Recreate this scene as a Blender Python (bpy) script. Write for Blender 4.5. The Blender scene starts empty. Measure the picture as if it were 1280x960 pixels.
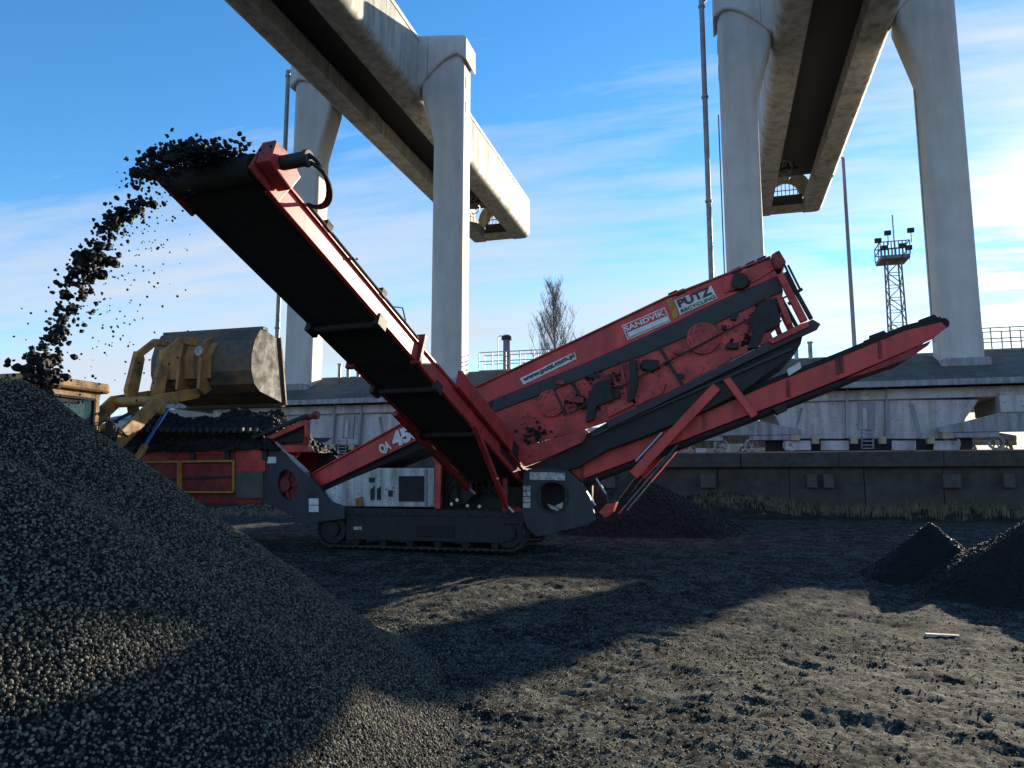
import bpy, bmesh, math, random
import numpy as np
from mathutils import Vector, Matrix, noise as mn
random.seed(7)
R = math.radians
PI = math.pi
sc = bpy.context.scene
col = sc.collection

# ------------------------------------------------------------------ camera
F = 907.0; CAMH = 1.65; PITCH = math.atan(117 / F)
YAW = math.atan(257 / (F / math.cos(PITCH)))          # camera looks this far left of +Y
cam_d = bpy.data.cameras.new('camera'); cam = bpy.data.objects.new('camera', cam_d); col.objects.link(cam)
cam.location = (0, 0, CAMH); cam.rotation_euler = (PI / 2 + PITCH, 0, YAW)
cam_d.sensor_width = 36; cam_d.lens = 36 * F / 1280; cam_d.clip_end = 4000; cam_d.clip_start = 0.05
sc.camera = cam

# ------------------------------------------------------------------ sky, sun, exposure
SUN_AZ = 23.0; SUN_EL = 14.2                           # azimuth to the right of +Y
sx, sy, sz = math.sin(R(SUN_AZ)) * math.cos(R(SUN_EL)), math.cos(R(SUN_AZ)) * math.cos(R(SUN_EL)), math.sin(R(SUN_EL))
world = bpy.data.worlds.new('World'); sc.world = world; world.use_nodes = True
def build_world():
    nt = world.node_tree; N = nt.nodes; L = nt.links
    for n in list(N): N.remove(n)
    def nd(t, **k):
        n = N.new(t)
        for a, b in k.items(): setattr(n, a, b)
        return n
    def M(op, a, b=None, clamp=False):
        n = nd('ShaderNodeMath', operation=op, use_clamp=clamp)
        for i, v in enumerate((a, b)):
            if v is None: continue
            if isinstance(v, (int, float)): n.inputs[i].default_value = v
            else: L.new(v, n.inputs[i])
        return n.outputs[0]
    out = nd('ShaderNodeOutputWorld'); bg = nd('ShaderNodeBackground'); bg.inputs[1].default_value = 0.08
    L.new(bg.outputs[0], out.inputs[0])
    sky = nd('ShaderNodeTexSky', sky_type='NISHITA', sun_disc=False)
    sky.sun_elevation = R(SUN_EL); sky.sun_rotation = R(SUN_AZ); sky.altitude = 100
    sky.air_density = 1.0; sky.dust_density = 0.03; sky.ozone_density = 2.5
    hs = nd('ShaderNodeHueSaturation'); hs.inputs['Hue'].default_value = .502; hs.inputs['Saturation'].default_value = 1.27; hs.inputs['Value'].default_value = 1.28
    L.new(sky.outputs[0], hs.inputs['Color'])
    tc = nd('ShaderNodeTexCoord'); sep = nd('ShaderNodeSeparateXYZ'); L.new(tc.outputs['Generated'], sep.inputs[0])
    zc = M('MAXIMUM', sep.outputs[2], 0.0)
    den = M('ADD', zc, 0.10)
    u = M('DIVIDE', sep.outputs[0], den); v = M('DIVIDE', sep.outputs[1], den)
    cmb = nd('ShaderNodeCombineXYZ'); L.new(u, cmb.inputs[0]); L.new(v, cmb.inputs[1])
    mp = nd('ShaderNodeMapping'); mp.inputs['Rotation'].default_value = (0, 0, R(-24)); mp.inputs['Scale'].default_value = (0.36, 0.95, 1)
    mp.inputs['Location'].default_value = (1.3, 0.62, 0)
    L.new(cmb.outputs[0], mp.inputs[0])
    n1 = nd('ShaderNodeTexNoise'); n1.inputs['Scale'].default_value = 0.85; n1.inputs['Detail'].default_value = 9; n1.inputs['Roughness'].default_value = 0.55
    n1.inputs['Distortion'].default_value = 0.55
    L.new(mp.outputs[0], n1.inputs['Vector'])
    mp2 = nd('ShaderNodeMapping'); mp2.inputs['Rotation'].default_value = (0, 0, R(-32)); mp2.inputs['Scale'].default_value = (1.0, 5.0, 1)
    L.new(cmb.outputs[0], mp2.inputs[0])
    n2 = nd('ShaderNodeTexNoise'); n2.inputs['Scale'].default_value = 1.4; n2.inputs['Detail'].default_value = 7; n2.inputs['Roughness'].default_value = 0.6
    L.new(mp2.outputs[0], n2.inputs['Vector'])
    c = M('ADD', M('MULTIPLY', n1.outputs[0], 0.74), M('MULTIPLY', n2.outputs[0], 0.26))
    # more cloud near the horizon, clear blue overhead
    thr = M('ADD', M('MULTIPLY', M('POWER', zc, 1.3), 0.42), 0.335)
    d = M('MULTIPLY', M('SUBTRACT', c, thr), 4.6, clamp=True)
    dens = M('MULTIPLY', M('POWER', d, 0.8), 0.93)
    # brighter, warmer cloud close to the sun
    dot = nd('ShaderNodeVectorMath', operation='DOT_PRODUCT'); L.new(tc.outputs['Generated'], dot.inputs[0]); dot.inputs[1].default_value = (sx, sy, sz)
    g = M('POWER', M('MAXIMUM', dot.outputs['Value'], 0.0), 20.0)
    g2 = M('POWER', M('MAXIMUM', dot.outputs['Value'], 0.0), 200.0)
    cc = nd('ShaderNodeMix', data_type='RGBA'); cc.inputs['A'].default_value = (3.3, 3.65, 4.1, 1); cc.inputs['B'].default_value = (6.4, 5.5, 3.5, 1)
    L.new(g, cc.inputs['Factor'])
    ad = nd('ShaderNodeMix', data_type='RGBA', blend_type='ADD'); ad.inputs['B'].default_value = (6, 4.8, 2.6, 1)
    L.new(g2, ad.inputs['Factor']); L.new(cc.outputs['Result'], ad.inputs['A'])
    mx = nd('ShaderNodeMix', data_type='RGBA')
    L.new(dens, mx.inputs['Factor']); L.new(hs.outputs[0], mx.inputs['A']); L.new(ad.outputs['Result'], mx.inputs['B'])
    L.new(mx.outputs['Result'], bg.inputs[0])
build_world()
sun_d = bpy.data.lights.new('sun', 'SUN'); sun = bpy.data.objects.new('sun', sun_d); col.objects.link(sun)
sun_d.energy = 5.0; sun_d.angle = R(0.55); sun_d.color = (1.0, 0.86, 0.66)
sun.rotation_euler = Vector((-sx, -sy, -sz)).to_track_quat('-Z', 'Y').to_euler(); sun.location = (20, 40, 40)
sc.view_settings.view_transform = 'Standard'; sc.view_settings.look = 'None'; sc.view_settings.gamma = 1
sc.view_settings.use_curve_mapping = False; sc.view_settings.exposure = 1.42

# ------------------------------------------------------------------ pixel helpers
_c, _s, _cp, _sp = math.cos(YAW), math.sin(YAW), math.cos(PITCH), math.sin(PITCH)
def ray(px, py):
    x = (px - 640) / F; z = -(py - 480) / F
    y2 = _cp - z * _sp; z2 = _sp + z * _cp
    return Vector((x * _c - y2 * _s, x * _s + y2 * _c, z2))
def P(px, py, Y):
    d = ray(px, py); return Vector((0, 0, CAMH)) + d * (Y / d.y)
def PX(px, py, Y):
    q = P(px, py, Y); return (q.x, q.z)
def PG(px, py, z=0.0):
    d = ray(px, py); return Vector((0, 0, CAMH)) + d * ((z - CAMH) / d.z)

# ------------------------------------------------------------------ materials
MATS = {}
def mat(name, base, rough=0.6, metal=0.0, dirt=None, dirt_amt=0.0, dirt_scale=2.0, streak=False, var=0.12, var_scale=6.0, bump=0.0, bump_scale=60.0, spec=0.5, speck=0.0, speck_col=None, speck_scale=40):
    m = bpy.data.materials.new(name); m.use_nodes = True; MATS[name] = m
    nt = m.node_tree; N = nt.nodes; L = nt.links; b = N['Principled BSDF']
    b.inputs['Roughness'].default_value = rough; b.inputs['Metallic'].default_value = metal; b.inputs['Specular IOR Level'].default_value = spec
    geo = N.new('ShaderNodeNewGeometry')
    n1 = N.new('ShaderNodeTexNoise'); n1.inputs['Scale'].default_value = var_scale; n1.inputs['Detail'].default_value = 6
    L.new(geo.outputs['Position'], n1.inputs['Vector'])
    mr = N.new('ShaderNodeMapRange'); mr.inputs[1].default_value = .3; mr.inputs[2].default_value = .7
    mr.inputs[3].default_value = 1 - var; mr.inputs[4].default_value = 1 + var; L.new(n1.outputs[0], mr.inputs[0])
    vm = N.new('ShaderNodeVectorMath'); vm.operation = 'SCALE'; vm.inputs[0].default_value = base; L.new(mr.outputs[0], vm.inputs['Scale'])
    c = vm.outputs[0]
    if dirt:
        n2 = N.new('ShaderNodeTexNoise'); n2.inputs['Scale'].default_value = dirt_scale; n2.inputs['Detail'].default_value = 8; n2.inputs['Roughness'].default_value = .65
        if streak:
            mp = N.new('ShaderNodeMapping'); mp.inputs['Scale'].default_value = (1.6, 1.6, .16); L.new(geo.outputs['Position'], mp.inputs[0]); L.new(mp.outputs[0], n2.inputs['Vector'])
        else: L.new(geo.outputs['Position'], n2.inputs['Vector'])
        r2 = N.new('ShaderNodeMapRange'); r2.inputs[1].default_value = .42; r2.inputs[2].default_value = .68; r2.inputs[3].default_value = 0; r2.inputs[4].default_value = dirt_amt
        L.new(n2.outputs[0], r2.inputs[0])
        mx = N.new('ShaderNodeMix'); mx.data_type = 'RGBA'; mx.inputs['B'].default_value = (*dirt, 1); L.new(r2.outputs[0], mx.inputs['Factor']); L.new(c, mx.inputs['A'])
        c = mx.outputs['Result']
        rr = N.new('ShaderNodeMapRange'); rr.inputs[3].default_value = rough; rr.inputs[4].default_value = min(1, rough + .35); L.new(r2.outputs[0], rr.inputs[0]); L.new(rr.outputs[0], b.inputs['Roughness'])
    if speck:
        n3 = N.new('ShaderNodeTexNoise'); n3.inputs['Scale'].default_value = speck_scale; n3.inputs['Detail'].default_value = 3
        L.new(geo.outputs['Position'], n3.inputs['Vector'])
        r3 = N.new('ShaderNodeMapRange'); r3.inputs[1].default_value = .62; r3.inputs[2].default_value = .68; r3.inputs[3].default_value = 0; r3.inputs[4].default_value = speck
        L.new(n3.outputs[0], r3.inputs[0])
        mx = N.new('ShaderNodeMix'); mx.data_type = 'RGBA'; mx.inputs['B'].default_value = (*(speck_col or (.02, .02, .02)), 1); L.new(r3.outputs[0], mx.inputs['Factor']); L.new(c, mx.inputs['A'])
        c = mx.outputs['Result']
    L.new(c, b.inputs['Base Color'])
    if bump:
        n4 = N.new('ShaderNodeTexNoise'); n4.inputs['Scale'].default_value = bump_scale; n4.inputs['Detail'].default_value = 5
        L.new(geo.outputs['Position'], n4.inputs['Vector'])
        bp = N.new('ShaderNodeBump'); bp.inputs['Strength'].default_value = bump; bp.inputs['Distance'].default_value = .02; L.new(n4.outputs[0], bp.inputs['Height']); L.new(bp.outputs[0], b.inputs['Normal'])
    return m
BLK = (.018, .017, .016)
mat('red', (.60, .042, .038), .42, 0, (.07, .035, .03), .75, 1.7, False, .18, 3, .12, 90, .5, .8, (.03, .018, .016), 13)
mat('red_dark', (.30, .022, .022), .5, 0, BLK, .85, 2.2, False, .2, 4, .12, 80)
mat('red_clean', (.62, .045, .04), .4, 0, (.16, .04, .035), .5, 1.2, True, .12, 3, .06, 90)
mat('black_steel', (.015, .0155, .017), .65, 0, (.034, .031, .028), .7, 3, False, .3, 8, .2, 60)
mat('rubber', (.012, .012, .013), .8, 0, (.028, .026, .023), .7, 4, False, .3, 12, .3, 70)
mat('slate_blue', (.026, .038, .052), .5, 0, (.03, .028, .026), .7, 2, True, .15, 5, .1, 70)
mat('skirt_rubber', (.030, .033, .040), .6, 0, (.06, .05, .045), .6, 2.5, False, .25, 7, .15, 60)
mat('white_panel', (.60, .60, .58), .5, 0, (.10, .085, .07), .8, 2.6, True, .1, 5, .05, 60, .5, .6, (.08, .06, .05), 20)
mat('sign_white', (.78, .78, .77), .45, 0, (.35, .33, .30), .5, 6, False, .05)
mat('navy', (.012, .016, .035), .5)
mat('dark_green', (.018, .03, .028), .5)
mat('label_white', (.55, .55, .55), .5, 0, (.06, .06, .06), .9, 14)
mat('steel', (.42, .42, .42), .28, .9)
mat('chrome_blue', (.10, .16, .35), .2, .7)
mat('yellow', (.47, .22, .045), .5, 0, (.085, .055, .03), .9, 2.3, False, .15, 4, .1, 70, .5, .6, (.05, .035, .02), 16)
mat('yellow_sunlit', (.78, .42, .03), .4, 0, (.25, .13, .03), .4, 3)  # brighter copy of the loader yellow, sunlight on the front frame painted in
mat('yellow_rail', (.50, .25, .04), .5, 0, (.1, .05, .02), .6, 8)
mat('bucket_steel', (.075, .062, .050), .5, .3, (.32, .15, .07), .75, 1.5, False, .3, 5, .25, 40)
mat('bucket_worn_shaded', (.06, .055, .05), .6, .1, (.05, .04, .035), .7, 3)  # worn steel, darkened so the end plate's shade sits in the colour
mat('rust_yellow', (.42, .19, .06), .55, 0, (.10, .05, .03), .9, 2.5, True, .25, 5, .15, 60)
mat('glass_tint', (.32, .42, .40), .08)
MATS['glass_tint'].node_tree.nodes['Principled BSDF'].inputs['Transmission Weight'].default_value = .85
mat('gantry_white', (.56, .55, .53), .6, 0, (.38, .36, .33), .6, .7, True, .08, 1.2, .12, 25, .4)
mat('gantry_stain', (.47, .455, .41), .65, 0, (.20, .18, .14), .8, 1.1, True, .1, 2, .15, 25, .4)
mat('gantry_soffit_shade', (.07, .068, .065), .75, 0, (.09, .085, .08), .8, 1.0, False, .1)  # shade inside the girder slot painted into this dark colour
mat('gantry_pipe', (.30, .31, .33), .5, .3, (.16, .13, .11), .6, 2)
mat('carriage_wall', (.50, .49, .52), .6, 0, (.24, .20, .18), .8, 1.3, True, .1, 2, .06, 40, .4, .6, (.12, .07, .05), 6)
mat('carriage_roof', (.10, .093, .078), .8, 0, (.05, .045, .035), .8, 1.2, False, .15, 2, .2, 30)
mat('carriage_grey', (.30, .31, .35), .6, 0, (.14, .11, .09), .8, 2, True, .1)
mat('wheel_iron', (.30, .28, .27), .5, .3, (.10, .06, .04), .8, 5)
mat('beige_box', (.42, .34, .22), .6, 0, (.18, .12, .08), .6, 4)
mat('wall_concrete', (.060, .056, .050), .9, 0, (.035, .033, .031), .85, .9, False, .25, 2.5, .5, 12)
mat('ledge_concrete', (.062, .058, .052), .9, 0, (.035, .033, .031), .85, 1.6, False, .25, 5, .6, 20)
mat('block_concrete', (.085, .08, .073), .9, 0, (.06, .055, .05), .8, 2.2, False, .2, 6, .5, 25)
mat('rail_steel', (.25, .18, .14), .45, .7)
mat('mast_steel', (.22, .22, .24), .5, .5)
mat('tower_steel', (.20, .17, .17), .6, .3)
mat('chimney_brick', (.24, .23, .24), .8, 0, (.12, .11, .11), .7, .3)
mat('bark', (.19, .155, .13), .9)
mat('far_paint', (.42, .42, .44), .7, 0, (.25, .22, .2), .6, .5)
mat('straw', (.20, .16, .09), .9, 0, None, 0, 1, False, .35, 3)
mat('wood', (.45, .38, .27), .8)
mat('ground_dark', (.026, .025, .022), .95, 0, (.06, .055, .04), .8, 1.5, False, .3, 6, .6, 14, .05)
mat('wet_film', (.02, .02, .02), .10, 0, None, 0, 1, False, .1, 3, 0, 1, .5)
mat('track_dust', (.050, .046, .040), .85, 0, (.018, .017, .016), .8, 6, False, .3, 12, .3, 50)
mat('lamp_glass', (.5, .5, .5), .2)

def stone_mat(name, lo, hi, rough=.75, spec=.14):
    m = bpy.data.materials.new(name); m.use_nodes = True; MATS[name] = m
    nt = m.node_tree; N = nt.nodes; L = nt.links; b = N['Principled BSDF']
    b.inputs['Roughness'].default_value = rough; b.inputs['Specular IOR Level'].default_value = spec
    oi = N.new('ShaderNodeObjectInfo'); geo = N.new('ShaderNodeNewGeometry')
    n = N.new('ShaderNodeTexNoise'); n.inputs['Scale'].default_value = 55; n.inputs['Detail'].default_value = 3; L.new(geo.outputs['Position'], n.inputs['Vector'])
    a = N.new('ShaderNodeMath'); a.operation = 'ADD'; L.new(n.outputs[0], a.inputs[0]); L.new(oi.outputs['Random'], a.inputs[1])
    mr = N.new('ShaderNodeMapRange'); mr.inputs[1].default_value = .4; mr.inputs[2].default_value = 1.6; L.new(a.outputs[0], mr.inputs[0])
    mx = N.new('ShaderNodeMix'); mx.data_type = 'RGBA'; mx.inputs['A'].default_value = (*lo, 1); mx.inputs['B'].default_value = (*hi, 1); pw = N.new('ShaderNodeMath'); pw.operation = 'POWER'; pw.inputs[1].default_value = 2.0; L.new(mr.outputs[0], pw.inputs[0]); L.new(pw.outputs[0], mx.inputs['Factor'])
    L.new(mx.outputs['Result'], b.inputs['Base Color'])
    return m
stone_mat('pellet', (.008, .008, .0078), (.25, .232, .172))
stone_mat('pellet_base', (.008, .008, .008), (.014, .014, .013), .9, .1)
stone_mat('coal', (.008, .008, .008), (.020, .0195, .0185), .7, .25)

def ground_mat():
    m = bpy.data.materials.new('ground_dust'); m.use_nodes = True; MATS['ground_dust'] = m
    nt = m.node_tree; N = nt.nodes; L = nt.links; b = N['Principled BSDF']
    b.inputs['Roughness'].default_value = .95; b.inputs['Specular IOR Level'].default_value = .06
    geo = N.new('ShaderNodeNewGeometry')
    def noise(s, det, rough=.6):
        n = N.new('ShaderNodeTexNoise'); n.inputs['Scale'].default_value = s; n.inputs['Detail'].default_value = det; n.inputs['Roughness'].default_value = rough
        L.new(geo.outputs['Position'], n.inputs['Vector']); return n.outputs[0]
    def ramp(v, a, bb, lo, hi):
        r = N.new('ShaderNodeMapRange'); r.inputs[1].default_value = a; r.inputs[2].default_value = bb; r.inputs[3].default_value = lo; r.inputs[4].default_value = hi
        L.new(v, r.inputs[0]); return r.outputs[0]
    def mix(f, a, bb):
        x = N.new('ShaderNodeMix'); x.data_type = 'RGBA'; L.new(f, x.inputs['Factor'])
        for k, v in (('A', a), ('B', bb)):
            if isinstance(v, tuple): x.inputs[k].default_value = (*v, 1)
            else: L.new(v, x.inputs[k])
        return x.outputs['Result']
    c = mix(ramp(noise(1.6, 14, .8), .455, .545, 0, 1), (.014, .014, .013), (.108, .112, .092))
    c = mix(ramp(noise(9, 9, .78), .46, .53, 0, .9), c, (.013, .0125, .012))
    c = mix(ramp(noise(34, 6, .7), .55, .60, 0, .85), c, (.19, .195, .158))
    L.new(c, b.inputs['Base Color'])
    bp = N.new('ShaderNodeBump'); bp.inputs['Strength'].default_value = .9; bp.inputs['Distance'].default_value = .030; L.new(noise(30, 9, .7), bp.inputs['Height'])
    L.new(bp.outputs[0], b.inputs['Normal'])
ground_mat()

# ------------------------------------------------------------------ mesh builder
def frame_z(d):
    d = Vector(d).normalized(); up = Vector((0, 0, 1)) if abs(d.z) < .95 else Vector((1, 0, 0))
    a = d.cross(up).normalized(); b = d.cross(a).normalized(); return d, a, b
class MB:
    def __init__(s): s.v = []; s.f = []
    def add(s, vs, fs):
        o = len(s.v); s.v += [tuple(q) for q in vs]; s.f += [tuple(i + o for i in q) for q in fs]; return s
    def box(s, a, b):
        x0, y0, z0 = (min(a[i], b[i]) for i in range(3)); x1, y1, z1 = (max(a[i], b[i]) for i in range(3))
        return s.add([(x0, y0, z0), (x1, y0, z0), (x1, y1, z0), (x0, y1, z0), (x0, y0, z1), (x1, y0, z1), (x1, y1, z1), (x0, y1, z1)],
                     [(0, 3, 2, 1), (4, 5, 6, 7), (0, 1, 5, 4), (1, 2, 6, 5), (2, 3, 7, 6), (3, 0, 4, 7)])
    def prism(s, poly, d):                            # poly: 3D points in a plane, extruded by d
        n = len(poly); p = [Vector(q) for q in poly]; d = Vector(d)
        nn = sum(((p[i] - p[0]).cross(p[(i + 1) % n] - p[0]) for i in range(1, n)), Vector())
        if nn.dot(d) > 0: p.reverse()
        return s.add(p + [q + d for q in p], [tuple(range(n)), tuple(range(2 * n - 1, n - 1, -1))] + [(i, i + n, (i + 1) % n + n, (i + 1) % n) for i in range(n)])
    def xz(s, poly, y0, y1):                          # polygon of (x,z), from y0 to y1
        return s.prism([(x, y0, z) for x, z in poly], (0, y1 - y0, 0))
    def px(s, pts, Y, t):                             # polygon traced in the photo standing in plane Y, with thickness t
        return s.xz([PX(a, b, Y) for a, b in pts], Y, Y + t)
    def bar(s, a, b, w, h=None, up=(0, 0, 1)):        # rectangular bar
        h = h or w; a = Vector(a); b = Vector(b); d = (b - a).normalized(); up = Vector(up)
        if abs(d.dot(up)) > .97: up = Vector((0, 1, 0))
        u = d.cross(up).normalized() * w / 2; k = u.cross(d).normalized() * h / 2
        q = [-u - k, u - k, u + k, -u + k]
        return s.add([a + i for i in q] + [b + i for i in q], [(3, 2, 1, 0), (4, 5, 6, 7)] + [(i, (i + 1) % 4, (i + 1) % 4 + 4, i + 4) for i in range(4)])
    def tube(s, pts, r, n=8, r2=None):
        pts = [Vector(p) for p in pts]; m = len(pts); vs = []; prev = None
        for i, p in enumerate(pts):
            t = (pts[min(i + 1, m - 1)] - pts[max(i - 1, 0)])
            if prev is None: d, a, b = frame_z(t)
            else:
                d = t.normalized(); a = (prev - d * prev.dot(d)).normalized(); b = d.cross(a)
            prev = a; rr = r if r2 is None else r + (r2 - r) * i / (m - 1)
            vs += [p + a * (rr * math.cos(2 * PI * k / n)) + b * (rr * math.sin(2 * PI * k / n)) for k in range(n)]
        fs = [(i * n + k, i * n + (k + 1) % n, (i + 1) * n + (k + 1) % n, (i + 1) * n + k) for i in range(m - 1) for k in range(n)]
        fs += [tuple(range(n))[::-1], tuple(range((m - 1) * n, m * n))]
        return s.add(vs, fs)
    def cyl(s, c, axis, r, h, n=20, r2=None):
        c = Vector(c); d = Vector(axis).normalized() * h / 2
        return s.tube([c - d, c + d], r, n, r2)
    def ring(s, c, axis, ro, ri, h, n=28):
        d, a, b = frame_z(axis); c = Vector(c); vs = []
        for k in range(n):
            e = a * math.cos(2 * PI * k / n) + b * math.sin(2 * PI * k / n)
            vs += [c + e * ro - d * h / 2, c + e * ro + d * h / 2, c + e * ri + d * h / 2, c + e * ri - d * h / 2]
        return s.add(vs, [(4 * k + j, 4 * ((k + 1) % n) + j, 4 * ((k + 1) % n) + (j + 1) % 4, 4 * k + (j + 1) % 4) for k in range(n) for j in range(4)])
    def lump(s, c, r, seed, squash=1.0, sub=1):
        c = Vector(c); base, fc = ICO[sub]
        rnd = random.Random(seed); o = Vector((rnd.uniform(0, 99), rnd.uniform(0, 99), rnd.uniform(0, 99)))
        return s.add([c + Vector((v.x, v.y, v.z * squash)) * r * (1 + .75 * mn.noise(v * 1.7 + o)) for v in base], fc)
    def build(s, name, m, parent=None, root=None, bevel=0.0, smooth=False):
        me = bpy.data.meshes.new(name); o0 = Vector(root.location) if root else Vector()
        me.from_pydata([Vector(v) - o0 for v in s.v], [], s.f); me.validate(); me.update()
        bm = bmesh.new(); bm.from_mesh(me); bmesh.ops.recalc_face_normals(bm, faces=bm.faces); bm.to_mesh(me); bm.free()
        ob = bpy.data.objects.new(name, me); col.objects.link(ob); me.materials.append(MATS[m])
        if parent: ob.parent = parent
        if smooth:
            for p in me.polygons: p.use_smooth = True
            me.set_sharp_from_angle(angle=R(35))
        if bevel:
            b = ob.modifiers.new('bevel', 'BEVEL'); b.width = bevel; b.segments = 2; b.limit_method = 'ANGLE'; b.angle_limit = R(40)
        return ob
def ico(sub):
    bm = bmesh.new(); bmesh.ops.create_icosphere(bm, subdivisions=sub, radius=1)
    r = ([v.co.copy() for v in bm.verts], [tuple(v.index for v in f.verts) for f in bm.faces]); bm.free(); return r
ICO = {1: ico(1), 2: ico(2), 3: ico(3)}
def tag(o, label, cat, group=None):
    o['label'] = label; o['category'] = cat
    if group: o['group'] = group
    return o
def thing(name, label, cat, loc, group=None):
    o = bpy.data.objects.new(name, None); col.objects.link(o); o.location = loc; o.empty_display_size = .3
    return tag(o, label, cat, group)
def struct(o): o['kind'] = 'structure'; return o
def text_mesh(name, txt, m, parent, origin, xdir, ndir, width, height, root, thick=.006, bold=.012, shear=0.0):
    cu = bpy.data.curves.new('txt', 'FONT'); cu.body = txt; cu.size = 1; cu.extrude = .01; cu.offset = bold; cu.resolution_u = 3; cu.shear = shear
    to = bpy.data.objects.new('txt', cu); col.objects.link(to)
    bpy.context.view_layer.update()
    dg = bpy.context.evaluated_depsgraph_get(); me = bpy.data.meshes.new_from_object(to.evaluated_get(dg)); me.name = name
    bpy.data.objects.remove(to); bpy.data.curves.remove(cu)
    co = np.array([v.co for v in me.vertices]); mn_, mx_ = co.min(0), co.max(0)
    x = Vector(xdir).normalized(); n = Vector(ndir).normalized(); y = n.cross(x).normalized(); o0 = Vector(origin) - Vector(root.location)
    for v in me.vertices:
        a = (v.co.x - mn_[0]) / (mx_[0] - mn_[0]) * width; b = (v.co.y - mn_[1]) / (mx_[1] - mn_[1]) * height; c = (v.co.z - mn_[2]) / (mx_[2] - mn_[2]) * thick
        v.co = o0 + x * a + y * b + n * c
    ob = bpy.data.objects.new(name, me); col.objects.link(ob); ob.parent = parent; me.materials.clear(); me.materials.append(MATS[m]); return ob

# ------------------------------------------------------------------ noise for terrain
def _hash(ix, iy, seed):
    h = (ix.astype(np.int64) * 374761393 + iy.astype(np.int64) * 668265263 + seed * 2147483647) & 0x7fffffff
    h = (h ^ (h >> 13)) * 1274126177 & 0x7fffffff
    return ((h ^ (h >> 16)) & 0xffff) / 65535.0
def vnoise(x, y, seed=0):
    ix = np.floor(x); iy = np.floor(y); fx = x - ix; fy = y - iy; fx = fx * fx * (3 - 2 * fx); fy = fy * fy * (3 - 2 * fy)
    a = _hash(ix, iy, seed); b = _hash(ix + 1, iy, seed); c = _hash(ix, iy + 1, seed); d = _hash(ix + 1, iy + 1, seed)
    return (a + (b - a) * fx) * (1 - fy) + (c + (d - c) * fx) * fy - .5
APEX = (-5.66, 4.65, 2.62)
def pile_h(x, y):
    wob = 1 + .03 * vnoise(x * .8, y * .8, 3)
    d = np.hypot((x - APEX[0]) , (y - APEX[1])) * wob
    h = APEX[2] - .765 * (np.sqrt(d * d + .03) - .05)
    d2 = np.hypot(x + 4.3, y - 3.2) * wob; h2 = 2.12 - .755 * np.sqrt(d2 * d2 + .10)     # lower shoulder where the conveyor stood before
    h = np.log(np.exp(h / .24) + np.exp((h2 - .01) / .24)) * .24 - .05
    h = h + .035 * vnoise(x * 2.2, y * 2.2, 5) + .02 * vnoise(x * 7, y * 7, 6)
    # soft toe that spreads over the ground
    k = .10
    return k * np.log1p(np.exp(np.clip(h / k, -40, 40))) - .02
RUTS = [((-1.9, 3.0), (.6, 12.5), .55), ((-1.1, 3.0), (3.0, 12.5), .5), ((-3.6, 9.2), (3.5, 14.5), .6), ((-3.9, 10.2), (3.0, 15.4), .6), ((.5, 3.0), (6.5, 13.5), .5), ((-3, 17.4), (9, 20.5), .4), ((-3, 18.6), (9, 21.3), .4), ((2.2, 4.0), (9.5, 11), .5)]
def ground_h(x, y):
    n = vnoise
    h = .06 * n(x * .35, y * .35, 1) + .045 * n(x * 1.1, y * 1.1, 2) + .050 * n(x * 3.1, y * 3.1, 4) + .014 * n(x * 8, y * 8, 7) + .012 * n(x * 13, y * 13, 17) + .020 * n(x * 22, y * 22, 8) + .017 * n(x * 38, y * 38, 9)
    for (ax, ay), (bx, by), w in RUTS:
        dx, dy = bx - ax, by - ay; l = math.hypot(dx, dy); dx /= l; dy /= l
        t = (x - ax) * dx + (y - ay) * dy; s = (x - ax) * -dy + (y - ay) * dx + .12 * n(t * .5, t * 0 + w, 11)
        m = np.clip(1 - np.abs(s) / (w * .5), 0, 1); m = m * m * (3 - 2 * m)
        m2 = np.clip(1 - np.abs(np.abs(s) - w * .55) / .12, 0, 1)
        k = .35 + .9 * np.clip(n(x * .6, y * .6, 13) + .35, 0, 1)
        h = h + k * (-.028 * m + .018 * m2 + .010 * m * np.sin((t + .35 * np.abs(s)) * 2 * PI / .27))
    far = np.clip((np.hypot(x, y) - 32) / 30, 0, 1)
    return h * (1 - far)
def grid_mesh(name, xs, ys, hf):
    X, Yv = np.meshgrid(xs, ys); Z = hf(X, Yv); nx, ny = len(xs), len(ys)
    co = np.stack([X, Yv, Z], -1).reshape(-1, 3).astype(np.float32)
    i = np.arange((nx - 1) * (ny - 1)); r = i // (nx - 1); c = i % (nx - 1); a = r * nx + c
    q = np.stack([a, a + 1, a + nx + 1, a + nx], -1).astype(np.int32)
    me = bpy.data.meshes.new(name); me.vertices.add(len(co)); me.vertices.foreach_set('co', co.ravel())
    me.loops.add(q.size); me.loops.foreach_set('vertex_index', q.ravel()); me.polygons.add(len(q))
    me.polygons.foreach_set('loop_start', np.arange(0, q.size, 4, dtype=np.int32)); me.polygons.foreach_set('use_smooth', np.ones(len(q), dtype=bool))
    me.update(calc_edges=True); me.validate(); ob = bpy.data.objects.new(name, me); col.objects.link(ob)
    return ob, co
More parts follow.
